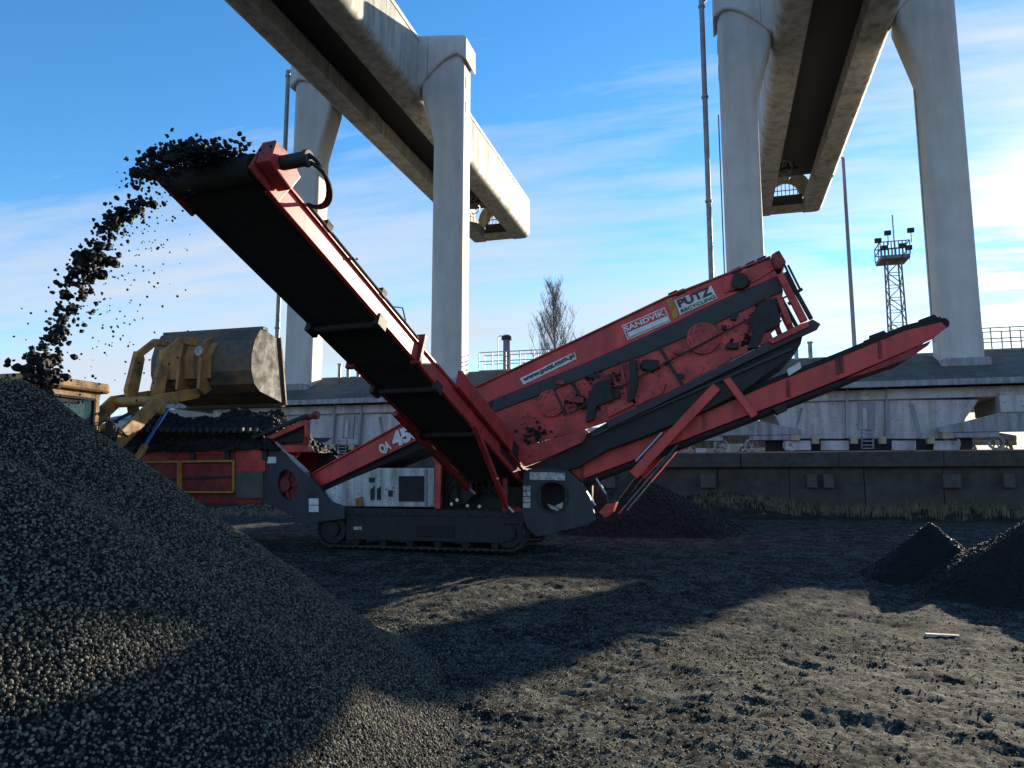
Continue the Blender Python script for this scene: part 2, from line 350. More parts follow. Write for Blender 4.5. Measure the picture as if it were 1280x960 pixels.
def pebbles(ob, dens, r0, r1, material, seed=0, dens_max=1000.0, sub=1):
    """scatter small stones over the mesh's own surface (density per vertex, stones per square metre)"""
    me = ob.data; at = me.attributes.new('dens', 'FLOAT', 'POINT'); at.data.foreach_set('value', dens.astype(np.float32))
    ng = bpy.data.node_groups.new('stones', 'GeometryNodeTree'); ng.interface.new_socket('Geometry', in_out='INPUT', socket_type='NodeSocketGeometry'); ng.interface.new_socket('Geometry', in_out='OUTPUT', socket_type='NodeSocketGeometry')
    N = ng.nodes; L = ng.links; gi = N.new('NodeGroupInput'); go = N.new('NodeGroupOutput')
    na = N.new('GeometryNodeInputNamedAttribute'); na.data_type = 'FLOAT'; na.inputs['Name'].default_value = 'dens'
    dp = N.new('GeometryNodeDistributePointsOnFaces'); L.new(gi.outputs[0], dp.inputs['Mesh']); L.new(na.outputs['Attribute'], dp.inputs['Density']); dp.inputs['Seed'].default_value = seed
    ic = N.new('GeometryNodeMeshIcoSphere'); ic.inputs['Radius'].default_value = 1; ic.inputs['Subdivisions'].default_value = sub
    # knobbly stones rather than balls
    sp = N.new('GeometryNodeSetPosition'); L.new(ic.outputs[0], sp.inputs['Geometry'])
    nz = N.new('ShaderNodeTexNoise'); nz.inputs['Scale'].default_value = 1.3; pos = N.new('GeometryNodeInputPosition'); L.new(pos.outputs[0], nz.inputs['Vector'])
    sb = N.new('ShaderNodeVectorMath'); sb.operation = 'SUBTRACT'; sb.inputs[1].default_value = (.5, .5, .5); L.new(nz.outputs['Color'], sb.inputs[0])
    scn = N.new('ShaderNodeVectorMath'); scn.operation = 'SCALE'; scn.inputs['Scale'].default_value = 1.3; L.new(sb.outputs[0], scn.inputs[0]); L.new(scn.outputs[0], sp.inputs['Offset'])
    smn = N.new('GeometryNodeSetShadeSmooth'); L.new(sp.outputs[0], smn.inputs[0])
    sm = N.new('GeometryNodeSetMaterial'); sm.inputs['Material'].default_value = MATS[material]; L.new(smn.outputs[0], sm.inputs['Geometry'])
    rs = N.new('FunctionNodeRandomValue'); rs.data_type = 'FLOAT'; rs.inputs[2].default_value = 0; rs.inputs[3].default_value = 1
    pw = N.new('ShaderNodeMath'); pw.operation = 'POWER'; pw.inputs[1].default_value = 2.2; L.new(rs.outputs[1], pw.inputs[0])
    mr = N.new('ShaderNodeMapRange'); mr.inputs[3].default_value = r0; mr.inputs[4].default_value = r1; L.new(pw.outputs[0], mr.inputs[0])
    rv = N.new('FunctionNodeRandomValue'); rv.data_type = 'FLOAT_VECTOR'; rv.inputs[0].default_value = (.7, .7, .6); rv.inputs[1].default_value = (1.2, 1.2, 1.0); rv.inputs['Seed'].default_value = 3
    vs = N.new('ShaderNodeVectorMath'); vs.operation = 'SCALE'; L.new(rv.outputs[0], vs.inputs[0]); L.new(mr.outputs[0], vs.inputs['Scale'])
    rr = N.new('FunctionNodeRandomValue'); rr.data_type = 'FLOAT_VECTOR'; rr.inputs[1].default_value = (6.28, 6.28, 6.28); rr.inputs['Seed'].default_value = 9
    ip = N.new('GeometryNodeInstanceOnPoints'); L.new(dp.outputs['Points'], ip.inputs['Points']); L.new(sm.outputs[0], ip.inputs['Instance']); L.new(rr.outputs[0], ip.inputs['Rotation']); L.new(vs.outputs[0], ip.inputs['Scale'])
    jg = N.new('GeometryNodeJoinGeometry'); L.new(gi.outputs[0], jg.inputs[0]); L.new(ip.outputs[0], jg.inputs[0]); L.new(jg.outputs[0], go.inputs[0])
    mo = ob.modifiers.new('stones', 'NODES'); mo.node_group = ng
def spaced(a, b, f):
    o = [a]
    while o[-1] < b: o.append(o[-1] + f(o[-1]))
    return np.array(o)

# ------------------------------------------------------------------ ground
def build_ground():
    fx = lambda x: .026 if -7.5 < x < 5 else min(60, .026 + .017 * (max(-7.5 - x, x - 5)))
    right = spaced(-7.5, 900, fx); left = -spaced(7.5, 900, lambda x: min(60, .026 + .020 * (x - 7.5)))[::-1]
    xs = np.concatenate([left[:-1], right])
    ys = spaced(1.5, 1800, lambda y: .018 + .0052 * max(0, y - 3) if y < 36 else min(120, .2 + .15 * (y - 36)))
    ys = np.concatenate([[-700, -250, -90, -30, -10, -3, -1, 0, .6, 1.1], ys])
    ob, co = grid_mesh('ground', xs, ys, ground_h)
    ob.data.materials.append(MATS['ground_dust']); struct(ob)
    x, y = co[:, 0], co[:, 1]; d = np.hypot(x, y)
    dn = 800 * np.clip(1 - (d - 4) / 9, 0, 1) * np.clip(.25 + 1.6 * (vnoise(x * .9, y * .9, 21) + .25), .05, 1.5)
    toe = np.clip(1 - (np.minimum(np.hypot(x - APEX[0], y - APEX[1]) - 3.5, np.hypot(x + 4.3, y - 3.2) - 2.7)) / 1.8, 0, 1)     # loose pellets round the pile's foot
    dn = dn + 1500 * toe ** 2
    lit = np.clip(1 - np.abs(y - 9.6 - .75 * (x + 3)) / 2.2, 0, 1) * np.clip(1 - np.abs(x + 2.2) / 3.2, 0, 1)
    dn = (dn + 500 * lit) * (y < 34) * (d > 1.5) * (np.abs(x) < 14)
    pebbles(ob, dn, .003, .0135, 'pellet', 4)
build_ground()

# ------------------------------------------------------------------ gravel pile
def build_pile():
    xs = spaced(-11.5, -.2, lambda x: .045); ys = spaced(.6, 10, lambda x: .045)
    keep = lambda X, Y_: pile_h(X, Y_)
    ob, co = grid_mesh('gravel_pile', xs, ys, lambda X, Y_: np.where(pile_h(X, Y_) > .005, pile_h(X, Y_) + ground_h(X, Y_) * .3, -.12))
    ob.data.materials.append(MATS['pellet_base'])
    tag(ob, 'large cone of dark round pellets in the left foreground below the falling stream', 'pile'); ob['kind'] = 'stuff'
    vis = np.clip((co[:, 2] - .0) / .03, 0, 1) * (co[:, 0] > -7.6) * (co[:, 1] < 7.6)
    pebbles(ob, 4300 * vis, .0072, .0130, 'pellet', 2)
build_pile()

# ------------------------------------------------------------------ retaining wall of the raised railway
WY = 34.0; ZT = 2.76
def build_wall():
    root = thing('retaining_wall', 'long dark concrete retaining wall carrying the raised rails behind the machine', 'wall', (0, WY, 0))
    x0, x1 = -75.0, 45.0
    rnd = random.Random(3); n = 40; w = (x1 - x0) / n
    for i in range(n):                                 # cast bays with open joints
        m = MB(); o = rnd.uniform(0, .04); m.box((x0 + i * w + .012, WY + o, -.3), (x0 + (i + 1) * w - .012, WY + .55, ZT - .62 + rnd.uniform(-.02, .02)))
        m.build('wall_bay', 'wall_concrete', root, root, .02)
    for i in range(30):                                # projecting coping beam
        ww = (x1 - x0) / 30; m = MB(); o = rnd.uniform(-.03, .03)
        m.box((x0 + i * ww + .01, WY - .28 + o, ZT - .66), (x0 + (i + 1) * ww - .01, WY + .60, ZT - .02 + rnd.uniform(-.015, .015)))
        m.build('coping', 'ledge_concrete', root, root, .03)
    for px, wpx in ((885, 20), (1015, 14), (1036, 14), (1190, 24), (760, 18), (1262, 16)):   # corbel blocks under the coping
        a = P(px - wpx / 2, 592, WY - .2); b = P(px + wpx / 2, 610, WY - .2)
        m = MB(); m.box((a.x, WY - .24, a.z - .02), (b.x, WY + .3, b.z)); m.build('corbel', 'block_concrete', root, root, .03)
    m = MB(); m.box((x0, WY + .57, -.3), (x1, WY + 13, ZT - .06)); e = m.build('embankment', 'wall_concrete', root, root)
build_wall()
def build_rails():
    for k, (y, lab) in enumerate(((36.15, 'near steel crane rail along the top of the retaining wall'), (44.4, 'far steel crane rail behind the gantry carriages'))):
        m = MB(); m.box((-75, y - .07, ZT - .07), (45, y + .07, ZT - .03)); m.box((-75, y - .02, ZT - .03), (45, y + .02, ZT + .06)); m.box((-75, y - .04, ZT + .06), (45, y + .04, ZT + .10))
        tag(m.build('crane_rail', 'rail_steel'), lab, 'rail', 'crane rails')
build_rails()

def build_bank():
    def f(X, Y_):
        t = np.clip((Y_ - 30.6) / 3.4, 0, 1); h = (.25 + .9 * np.clip(vnoise(X * .22, X * 0 + 3, 31) + .35, 0, 1)) * t ** 1.5
        return h + (.10 * vnoise(X * 2.3, Y_ * 2.3, 32) + .06 * vnoise(X * 6, Y_ * 6, 33)) * np.clip(t * 4, 0, 1) - .08 * (t <= .01)
    ob, co = grid_mesh('spoil_bank', np.arange(-45, 30, .16), np.arange(30.5, 34.2, .12), f)
    ob.data.materials.append(MATS['ground_dark']); struct(ob)
    return f
bank_f = build_bank()

# ------------------------------------------------------------------ gantry cranes
GL = 39.5; CR = 6.65; CL = -19.75; LEG = 4.85; GB = 24.75
def build_gantry():
    root = thing('gantry_crane', '', 'crane', (0, GL, ZT), 'white gantry cranes on the raised rails')
    def GX(px, py, Y): q = P(px, py, Y); return (q.x - 6.1, q.z)
    # girder: hollow box with a slot along its soffit
    ya, yb = 4.0, 66.0
    def rc(cx, cz, r, a0, a1, n=5): return [(cx + r * math.cos(R(a0 + (a1 - a0) * i / n)), cz + r * math.sin(R(a0 + (a1 - a0) * i / n))) for i in range(n + 1)]
    W = 2.95; top = 28.9
    def side(s):
        pts = [(1.36, GB), ] + rc(W - .55, GB + .55, .55, -90, 0) + [(W, top - .35)] + rc(W - .35, top - .35, .35, 0, 75, 3) + [(0, top + .55), (0, top + .25), (1.5, top - .1), (W - .35, top - .8), (W - .35, GB + 1.25), (1.36, GB + 1.05)]
        return [(s * x, z) for x, z in pts]
    for s, nm in ((-1, 'girder_side'), (1, 'girder_side')):
        m = MB(); m.xz(side(s), ya, yb); g = m.build(nm, 'gantry_stain', root, root, 0, True)
        # plate seams
        for y in range(10, 64, 6):
            q = MB(); q.box((s * (W - .02), y, GB + .6), (s * (W + .012), y + .05, top - .4)); q.build('seam', 'gantry_white', g, root)
        q = MB(); q.box((s * (W - .05), ya, top - .62), (s * (W + .05), yb - .1, top - .54)); q.build('drip_rail', 'gantry_white', g, root)
    m = MB(); m.box((-2.2, ya, GB + 2.2), (2.2, yb - 3.2, GB + 2.3)); m.build('soffit', 'gantry_soffit_shade', root, root)
    # end wall with an arched barred opening
    m = MB(); n = 14
    arch = [(1.1 * math.cos(PI * i / n) * 1.0, GB + 1.6 + 1.15 * math.sin(PI * i / n)) for i in range(n + 1)]
    outer = [(2.2 * math.cos(PI * i / n), GB + 1.0 + 2.9 * math.sin(PI * i / n) ** .6) for i in range(n + 1)]
    for i in range(n): m.xz([arch[i], arch[i + 1], outer[i + 1], outer[i]], yb - .35, yb - .12)
    m.xz([(-1.355, GB + .05), (1.355, GB + .05), (1.355, GB + .42), (-1.355, GB + .42)], yb - 1.2, yb - .05)
    ew = m.build('end_wall', 'gantry_stain', root, root)
    m = MB(); m.xz([(-1.355, GB + .42), (1.355, GB + .42), (1.355, GB + 1.55), (-1.355, GB + 1.55)], yb - .55, yb - .4); m.build('end_panel', 'gantry_soffit_shade', root, root)
    m = MB()
    for i in range(7): x = -1.0 + i * .333; m.box((x - .03, yb - .3, GB + 1.5), (x + .03, yb - .25, GB + 1.62 + 1.1 * math.sqrt(max(0, 1 - (x / 1.12) ** 2))))
    m.box((-1.1, yb - .32, GB + 2.05), (1.1, yb - .26, GB + 2.11)); m.build('window_bar', 'black_steel', ew, root)
    m = MB()
    for x in (-.8, -.3, .2): m.bar((x, yb - 6, GB + 2.2), (x, yb - 6, GB + 1.6), .12)
    m.bar((-1.0, yb - 6, GB + 1.75), (.5, yb - 6, GB + 1.75), .16); m.build('trolley', 'black_steel', root, root)
    # ladder hoops hanging inside the slot
    m = MB()
    for y in (58.5, 60.0): m.ring((-.75, y, GB + 1.2), (0, 1, 0), .62, .56, .06, 20)
    for a in (0, 90, 180, 270): m.bar((-.75 + .6 * math.cos(R(a)), 58.4, GB + 1.2 + .6 * math.sin(R(a))), (-.75 + .6 * math.cos(R(a)), 60.1, GB + 1.2 + .6 * math.sin(R(a))), .05)
    m.build('ladder_cage', 'gantry_pipe', root, root)
    # legs and brackets
    for s in (-1, 1):
        hw, hd = .95, .75; x0 = s * LEG
        prof = [(-hw, ZT + 3.2), (hw, ZT + 3.2), (hw, 28.0), (-hw - .85, 28.0), (-hw - .85, 24.9), (-hw, 21.9)]     # inner side flares towards the girder
        prof = [(x0 + s * x, z) for x, z in prof]
        m = MB(); m.xz(prof, GL - hd, GL + hd); leg = m.build('leg', 'gantry_white', root, root)
        b = leg.modifiers.new('bevel', 'BEVEL'); b.width = .24; b.segments = 4; b.limit_method = 'ANGLE'; b.angle_limit = R(50)
        for p in leg.data.polygons: p.use_smooth = True
        leg.data.set_sharp_from_angle(angle=R(30))
        bx = [(W - .3, 25.3)] + [(W - .05 + .05, 25.35)]
        nx = 10; xo = LEG + hw + .22
        for i in range(nx + 1):
            t = i / nx; x = W + .25 + (xo - W - .25) * t; bx.append((x, 25.55 + 1.55 * math.sin(min(1, t * 1.25) * PI / 2) - .75 * max(0, t - .8) / .2 * .6))
        bx += [(xo, 28.1), (xo - .1, 28.25), (W - .3, 28.75)]
        m = MB(); m.xz([(s * x, z) for x, z in bx], GL - .98, GL + .98); br = m.build('leg_bracket', 'gantry_white', root, root, .09, True)
        q = MB(); q.box((s * (W + .6), GL - .995, 25.9), (s * (W + .63), GL - .96, 28.5)); q.build('weld_seam', 'gantry_pipe', br, root)
        for z in (23.6, 25.2):
            q = MB(); q.box((s * (LEG + hw - .1), GL - .3, z), (s * (LEG + hw + .03), GL + .25, z + .7)); q.build('access_hatch', 'gantry_pipe', leg, root, .01)
        q = MB(); q.tube([(x0 - hw - .12, GL - .2, 8.2), (x0 - hw - .12, GL - .2, 21.4)], .035, 8); q.build('conduit', 'gantry_pipe', leg, root)
        m = MB(); m.xz([(x0 - s * .2 - 1.25, ZT + 3.1), (x0 - s * .2 + 1.25, ZT + 3.1), (x0 + 1.0, ZT + 4.5), (x0 - 1.0, ZT + 4.5)], GL - 1.35, GL + .9); m.build('leg_foot', 'carriage_grey', root, root, .08)
    # down-pipe beside the left leg
    xp = -LEG - 1.75
    m = MB(); m.tube([(xp, GL - .3, ZT + 3.6), (xp, GL - .3, 28.3)], .14, 12)
    for z in (11, 16.5, 22.5, 27.9): m.cyl((xp, GL - .3, z), (0, 0, 1), .19, .12, 12)
    m.tube([(xp, GL - .3, 28.1), (xp + .5, GL - .3, 28.5), (xp + 1.0, GL - .2, 28.1)], .09, 8)
    m.build('down_pipe', 'gantry_pipe', root, root, 0, True)
    # carriage: upper beam, hip roof, trapezoid chute body
    ye = 35.7; ze = GX(1120, 478, ye)[1]; zr = GX(1140, 441, GL + 1.2)[1]; zr = min(zr, 8.6); ex = 12.6; rx = 7.6; yr = GL + 1.4
    m = MB(); yb2 = 45.5
    m.add([(-ex, ye, ze), (ex, ye, ze), (rx, yr, zr), (-rx, yr, zr), (-ex, yb2, ze), (ex, yb2, ze), (-rx, yr + 1.6, zr), (rx, yr + 1.6, zr)],
          [(0, 1, 2, 3), (3, 2, 7, 6), (6, 7, 5, 4), (0, 3, 6, 4), (1, 5, 7, 2), (0, 4, 5, 1)])
    roof = m.build('hip_roof', 'carriage_roof', root, root)
    m = MB(); m.box((-ex - .05, ye - .12, ze - .20), (ex + .05, ye + .06, ze + .07)); m.build('eave_gutter', 'carriage_grey', roof, root, .02)
    for x in (-6.9, -6.3, -5.6):
        m = MB(); m.tube([(x + 3.9, yr - .2, zr - .5), (x + 3.9, yr - .2, zr + .75)], .11, 10); m.cyl((x + 3.9, yr - .2, zr + .78), (0, 0, 1), .15, .08, 10)
        m.build('vent_pipe', 'gantry_pipe', roof, root)
    zb0 = GX(1100, 500, 36.5)[1]; z1 = GX(1100, 549, 36.5)[1]
    m = MB(); m.box((-8.8, 36.3, zb0), (8.8, 45.0, ze - .22)); bm_ = m.build('upper_beam', 'carriage_wall', root, root, .03)
    body = [GX(*p, 36.6) for p in ((938, 501), (1206, 501), (1189, 523), (1181, 549), (967, 549), (955, 523))]
    m = MB(); m.xz([(x, z + (.03 if z > zb0 - .2 else 0)) for x, z in body], 36.5, 44.5); bd = m.build('chute_body', 'carriage_wall', root, root, .03)
    for a, b in ((1041, 1044), (1090, 1093)):
        q = MB(); q.xz([GX(a, 484, 36.3), GX(b, 484, 36.3), GX(b, 548, 36.3), GX(a, 548, 36.3)], 36.22, 36.62); q.build('stiffener', 'carriage_grey', bd, root)
    q = MB(); q.xz([GX(1057, 503, 36.45), GX(1077, 503, 36.45), GX(1077, 538, 36.45), GX(1057, 538, 36.45)], 36.42, 36.6); d = q.build('door', 'carriage_grey', bd, root, .015)
    q = MB(); q.xz([GX(1062, 511, 36.4), GX(1067, 511, 36.4), GX(1067, 536, 36.4), GX(1062, 536, 36.4)], 36.38, 36.5); q.build('door_panel', 'carriage_wall', bd, root)
    q = MB()
    for px in (1060, 1074): q.xz([GX(px, 538, 36.0), GX(px + 1.5, 538, 36.0), GX(px + 1.5, 560, 36.0), GX(px, 560, 36.0)], 35.98, 36.03)
    for py in (541, 546, 551, 556, 560): q.xz([GX(1060, py, 36.0), GX(1076, py, 36.0), GX(1076, py + 1.2, 36.0), GX(1060, py + 1.2, 36.0)], 35.9, 36.1)
    q.build('step_ladder', 'carriage_grey', root, root)
    # diagonal crease panels on the chute
    for pts in (((1120, 505), (1125, 505), (1136, 547), (1131, 547)), ((985, 510), (988, 510), (978, 547), (975, 547))):
        q = MB(); q.xz([GX(*p, 36.48) for p in pts], 36.46, 36.6); q.build('crease', 'carriage_grey', bd, root)
    q = MB(); q.box((-4.4, 36.62, ZT - .05), (4.3, 36.9, z1 + .04)); q.build('sill_beam', 'black_steel', root, root)
    # skirt plates, buffers and lamp boxes just over the rail
    for a, b in ((966, 998), (1010, 1045), (1098, 1128), (1150, 1182)):
        q = MB(); q.xz([GX(a, 551, 36.0), GX(b, 551, 36.0), GX(b, 563, 36.0), GX(a, 563, 36.0)], 36.0, 36.1); q.build('skirt_plate', 'carriage_wall', root, root, .02)
    for a in (999, 1047, 1082, 1142):
        q = MB(); q.xz([GX(a, 546, 35.9), GX(a + 9, 546, 35.9), GX(a + 9, 555, 35.9), GX(a, 555, 35.9)], 35.85, 36.2); q.build('rail_box', 'beige_box', root, root, .02)
    # bogies
    for s in (-1, 1):
        for yy in (36.15, 44.4):
            bx = s * 5.75; m = MB(); zc = ZT + .98
            m.xz([(bx - 2.9, zc - .12), (bx + 2.9, zc - .12), (bx + 2.9, zc + .12), (bx + 1.9, zc + .34), (bx + .5, zc + .72), (bx - .5, zc + .72), (bx - 1.9, zc + .34), (bx - 2.9, zc + .12)], yy - .22, yy + .22)
            bg = m.build('bogie_beam', 'carriage_grey', root, root, .03)
            for k in (-1, 1):
                q = MB(); q.xz([(bx + k * 1.55 - .95, ZT + .62), (bx + k * 1.55 + .95, ZT + .62), (bx + k * 1.55 + .95, zc - .14), (bx + k * 1.55 - .95, zc - .14)], yy - .26, yy + .26); q.build('bogie_truck', 'carriage_grey', bg, root, .02)
                q = MB(); q.box((bx + k * 2.62 - .2, yy - .4, ZT + .58), (bx + k * 2.62 + .2, yy + .3, ZT + .85)); q.build('rail_box', 'beige_box', bg, root, .02)
                for w in (-.85, .85):
                    cx = bx + k * 1.55 + w
                    q = MB(); q.ring((cx, yy, ZT + .40), (0, 1, 0), .30, .22, .14, 24); q.ring((cx, yy - .08, ZT + .40), (0, 1, 0), .34, .23, .04, 24); q.cyl((cx, yy - .03, ZT + .40), (0, 1, 0), .09, .26, 12)
                    for a in range(6): q.bar((cx, yy, ZT + .40), (cx + .24 * math.cos(a * PI / 3), yy, ZT + .40 + .24 * math.sin(a * PI / 3)), .05, .06, (0, 1, 0))
                    q.build('wheel', 'wheel_iron', bg, root)
            q = MB(); q.box((bx - .5, yy - .3, zc + .70), (bx + .5, yy + .3, zb0)); q.build('bogie_pedestal', 'carriage_wall', bg, root, .03)
    # rail-side machinery hut outside the chute and walkway railings on the roof deck
    m = MB(); m.box((5.5, 37.0, ZT + 1.75), (8.6, 40.0, zb0 - .02)); m.build('machine_hut', 'carriage_grey', root, root, .03)
    for s in (-1, 1):
        m = MB(); x0, x1 = s * (LEG + 1.2), s * (ex - 1.4); m.box((x0, yr + .35, zr + .02), (x1, yr + 1.6, zr + .12)); m.box((x0, yr + .5, ze), (x1, yr + 1.4, zr + .02)); dk = m.build('walkway', 'carriage_grey', root, root)
        m = MB()
        for yy in (yr + .40, yr + 1.55):
            nn = 6
            for i in range(nn + 1): x = x0 + (x1 - x0) * i / nn; m.bar((x, yy, zr + .12), (x, yy, zr + 1.2), .05)
            for z in (.65, 1.2): m.bar((x0, yy, zr + z), (x1, yy, zr + z), .05)
        m.build('railing', 'gantry_pipe', dk, root)
    return root
def copy_tree(o, parent=None):
    c = o.copy(); col.objects.link(c); c.parent = parent
    for ch in list(o.children): copy_tree(ch, c)
    return c
g1 = build_gantry(); g2 = copy_tree(g1)
g1.location.x = CL; g1['label'] = 'left white gantry crane whose girder slants from the top left edge'
g2.location.x = CR; g2['label'] = 'right white gantry crane with two legs beside the sun, near the far conveyor tip'

# ------------------------------------------------------------------ background
def build_background():
    # light tower
    Y = 95.0; c = P(1122, 415, Y).x; hz = P(1120, 327, Y).z; zt = P(1120, 306, Y).z; w = 1.05
    root = thing('light_tower', 'lattice floodlight tower with railed platform between the right legs', 'tower', (c, Y, 0))
    m = MB()
    for a in (-1, 1):
        for b in (-1, 1): m.bar((c + a * w, Y + b * w, 0), (c + a * w * .72, Y + b * w * .72, hz), .16)
    n = 18
    for i in range(n):
        z0, z1 = hz * i / n, hz * (i + 1) / n; k0 = w * (1 - .28 * i / n); k1 = w * (1 - .28 * (i + 1) / n); s = 1 if i % 2 else -1
        for b in (-1, 1):
            m.bar((c - s * k0, Y + b * k0, z0), (c + s * k1, Y + b * k1, z1), .09); m.bar((c - k1, Y + b * k1, z1), (c + k1, Y + b * k1, z1), .08)
            m.bar((c + b * k0, Y - s * k0, z0), (c + b * k1, Y + s * k1, z1), .09)
    m.build('lattice_mast', 'tower_steel', root, root)
    pw = 1.6; m = MB(); m.box((c - pw, Y - pw, hz), (c + pw, Y + pw, hz + .45)); m.build('platform', 'tower_steel', root, root, .05)
    m = MB()
    for a in range(9):
        x = c - pw + pw * 2 * a / 8
        for y in (Y - pw, Y + pw): m.bar((x, y, hz + .4), (x, y, zt), .10)
    for z in (zt, (zt + hz) / 2 + .2):
        for y in (Y - pw, Y + pw): m.bar((c - pw, y, z), (c + pw, y, z), .10)
        for x in (c - pw, c + pw): m.bar((x, Y - pw, z), (x, Y + pw, z), .10)
    m.build('railing', 'tower_steel', root, root)
    for dx, dz, t in ((-1.85, .15, 0), (-.75, 1.0, 1), (1.75, 1.1, 0), (-1.2, -.8, 0), (.7, -.7, 1), (1.4, -1.0, 0)):
        m = MB(); q = Vector((c + dx, Y - pw - .25, zt + dz)); m.box(q - Vector((.36, .2, .26)), q + Vector((.36, .25, .26))); m.bar(q - Vector((0, 0, 1.5)), q, .09); m.build('floodlight', 'black_steel', root, root, .04)
    m = MB(); m.tube([(c + .3, Y, hz), (c + .3, Y, P(1121, 268, Y).z)], .07, 6); m.build('antenna', 'tower_steel', root, root)
    # thin lamp mast
    Y = 62.0; a = P(1068, 430, Y); zt = P(1058, 197, Y).z
    m = MB(); m.tube([(a.x, Y, 0), (a.x, Y, zt * .55), (a.x, Y, zt)], .19, 10, .12); m.cyl((a.x, Y, .15), (0, 0, 1), .4, .3, 12); m.bar((a.x, Y, zt), (a.x - .6, Y - .1, zt + .12), .1); m.box((a.x - .9, Y - .2, zt + .02), (a.x - .4, Y + .05, zt + .2))
    tag(m.build('lamp_mast', 'mast_steel', None, None, 0, True), 'thin grey mast standing behind the end of the right girder', 'mast')
    # chimney
    Y = 110.0; a = P(633.5, 440, Y); zt = P(634, 419, Y).z
    root = thing('chimney', 'grey cylindrical factory chimney beyond the left crane', 'chimney', (a.x, Y, 0))
    m = MB(); m.tube([(a.x, Y, 0), (a.x, Y, zt)], .72, 18, .58); m.build('stack', 'chimney_brick', root, root, 0, True)
    m = MB(); m.ring((a.x, Y, zt - .5), (0, 0, 1), .86, .5, .5, 18); m.build('rim', 'black_steel', root, root)
    m = MB(); m.tube([(a.x - 1.5, Y, 2), (a.x - 1.5, Y, zt - .3), (a.x - 1.2, Y, zt - .05), (a.x - .5, Y, zt - .1)], .07, 6); m.build('pipe', 'mast_steel', root, root)
    # low works building far behind the rails
    for (x0, x1, y0, y1, h, lab) in ((-70, -46, 70, 84, 8.5, 'low pale works shed far behind the loader'), (-22, 14, 125, 140, 9, 'long grey works hall on the horizon behind the cranes')):
        root = thing('works_building', lab, 'building', ((x0 + x1) / 2, y0, 0), 'distant works buildings')
        m = MB(); m.box((x0, y0, 0), (x1, y1, h)); w = m.build('wall', 'far_paint', root, root)
        m = MB(); m.prism([(x0 - .4, y0 - .4, h), (x0 - .4, y1 + .4, h), (x0 - .4, (y0 + y1) / 2, h + 1.8)], (x1 - x0 + .8, 0, 0)); m.build('roof', 'carriage_roof', root, root)
        n = int((x1 - x0) // 4)
        for i in range(n):
            xx = x0 + 1.2 + i * (x1 - x0 - 1.5) / n; m = MB(); m.box((xx, y0 - .06, h * .55), (xx + 1.6, y0 + .1, h * .8)); f = m.build('window', 'glass_tint', root, root)
            m = MB(); m.box((xx - .1, y0 - .12, h * .55 - .15), (xx + 1.7, y0 + .05, h * .55 - .01)); m.build('sill', 'carriage_grey', f, root)
build_background()

def build_tree():
    rnd = random.Random(11); Y = 100.0; b = P(697, 440, Y); zt = P(699, 352, Y).z; base = Vector((b.x, Y, 0)); Hh = zt
    root = thing('poplar_tree', 'bare winter poplar tree standing behind the red screen box', 'tree', base)
    def path(p, d, l, n, up, jit):
        pts = [p.copy()]
        for i in range(n):
            d = (d + Vector((rnd.uniform(-jit, jit), rnd.uniform(-jit, jit), up + rnd.uniform(-jit, jit) * .5))).normalized(); p = p + d * (l / n); pts.append(p.copy())
        return pts
    tr = MB(); main = path(base, Vector((0, 0, 1)), Hh * .98, 14, .1, .02); tr.tube(main, .42, 9, .03); tr.build('trunk', 'bark', root, root, 0, True)
    cr = MB()
    for k in range(95):
        t = .16 + .80 * (k / 95) ** .9; i = min(13, int(t * 14)); p = main[i].lerp(main[i + 1], t * 14 - i)
        a = rnd.uniform(0, 2 * PI); spread = .75
        d = Vector((math.cos(a) * spread, math.sin(a) * spread, .8)).normalized(); l = Hh * (.30 - .20 * abs(t - .32)) * rnd.uniform(.7, 1.1) * (1 if t < .75 else .55)
        bp = path(p, d, l, 7, .16, .06); cr.tube(bp, .085 * (1.15 - t), 4, .02)
        for j in range(9):
            q = bp[rnd.randint(1, 6)]; a2 = rnd.uniform(0, 2 * PI); tw = path(q, Vector((math.cos(a2) * .5, math.sin(a2) * .5, .9)), l * rnd.uniform(.22, .42), 4, .14, .08); cr.tube(tw, .024, 3, .010)
            for jj in range(3):
                q2 = tw[rnd.randint(1, 3)]; a3 = rnd.uniform(0, 2 * PI); cr.tube(path(q2, Vector((math.cos(a3) * .6, math.sin(a3) * .6, .8)), rnd.uniform(.6, 1.3), 2, .1, .1), .018, 3, .010)
    cr.build('crown', 'bark', root, root)
build_tree()

def build_grass():
    rnd = random.Random(5); m = MB()
    def tuft(x, y, z, h, n):
        for i in range(n):
            a = rnd.uniform(0, 2 * PI); hh = h * rnd.uniform(.5, 1.1); o = Vector((x + rnd.gauss(0, .08), y + rnd.gauss(0, .08), z)); k = Vector((math.cos(a), math.sin(a), 0)); w = .010
            s = Vector((-k.y, k.x, 0)) * w; mid = o + k * hh * .15 + Vector((0, 0, hh * .6)); tip = o + k * hh * .5 + Vector((0, 0, hh))
            m.add([o - s, o + s, mid + s * .7, mid - s * .7, tip], [(0, 1, 2, 3), (3, 2, 4)])
    for i in range(800): gx, gy = rnd.uniform(-4, 24), WY - .3 - abs(rnd.gauss(0, .9)); tuft(gx, gy, float(bank_f(np.array([gx]), np.array([gy]))[0]) - .02, rnd.uniform(.15, .5), 8)
    for i in range(420): tuft(rnd.uniform(-33, -12), rnd.uniform(27, 31), 0, rnd.uniform(.15, .4), 8)
    o = m.build('dry_grass', 'straw'); o['kind'] = 'stuff'; o['label'] = 'dry straw coloured grass along the foot of the retaining wall'; o['category'] = 'grass'
build_grass()

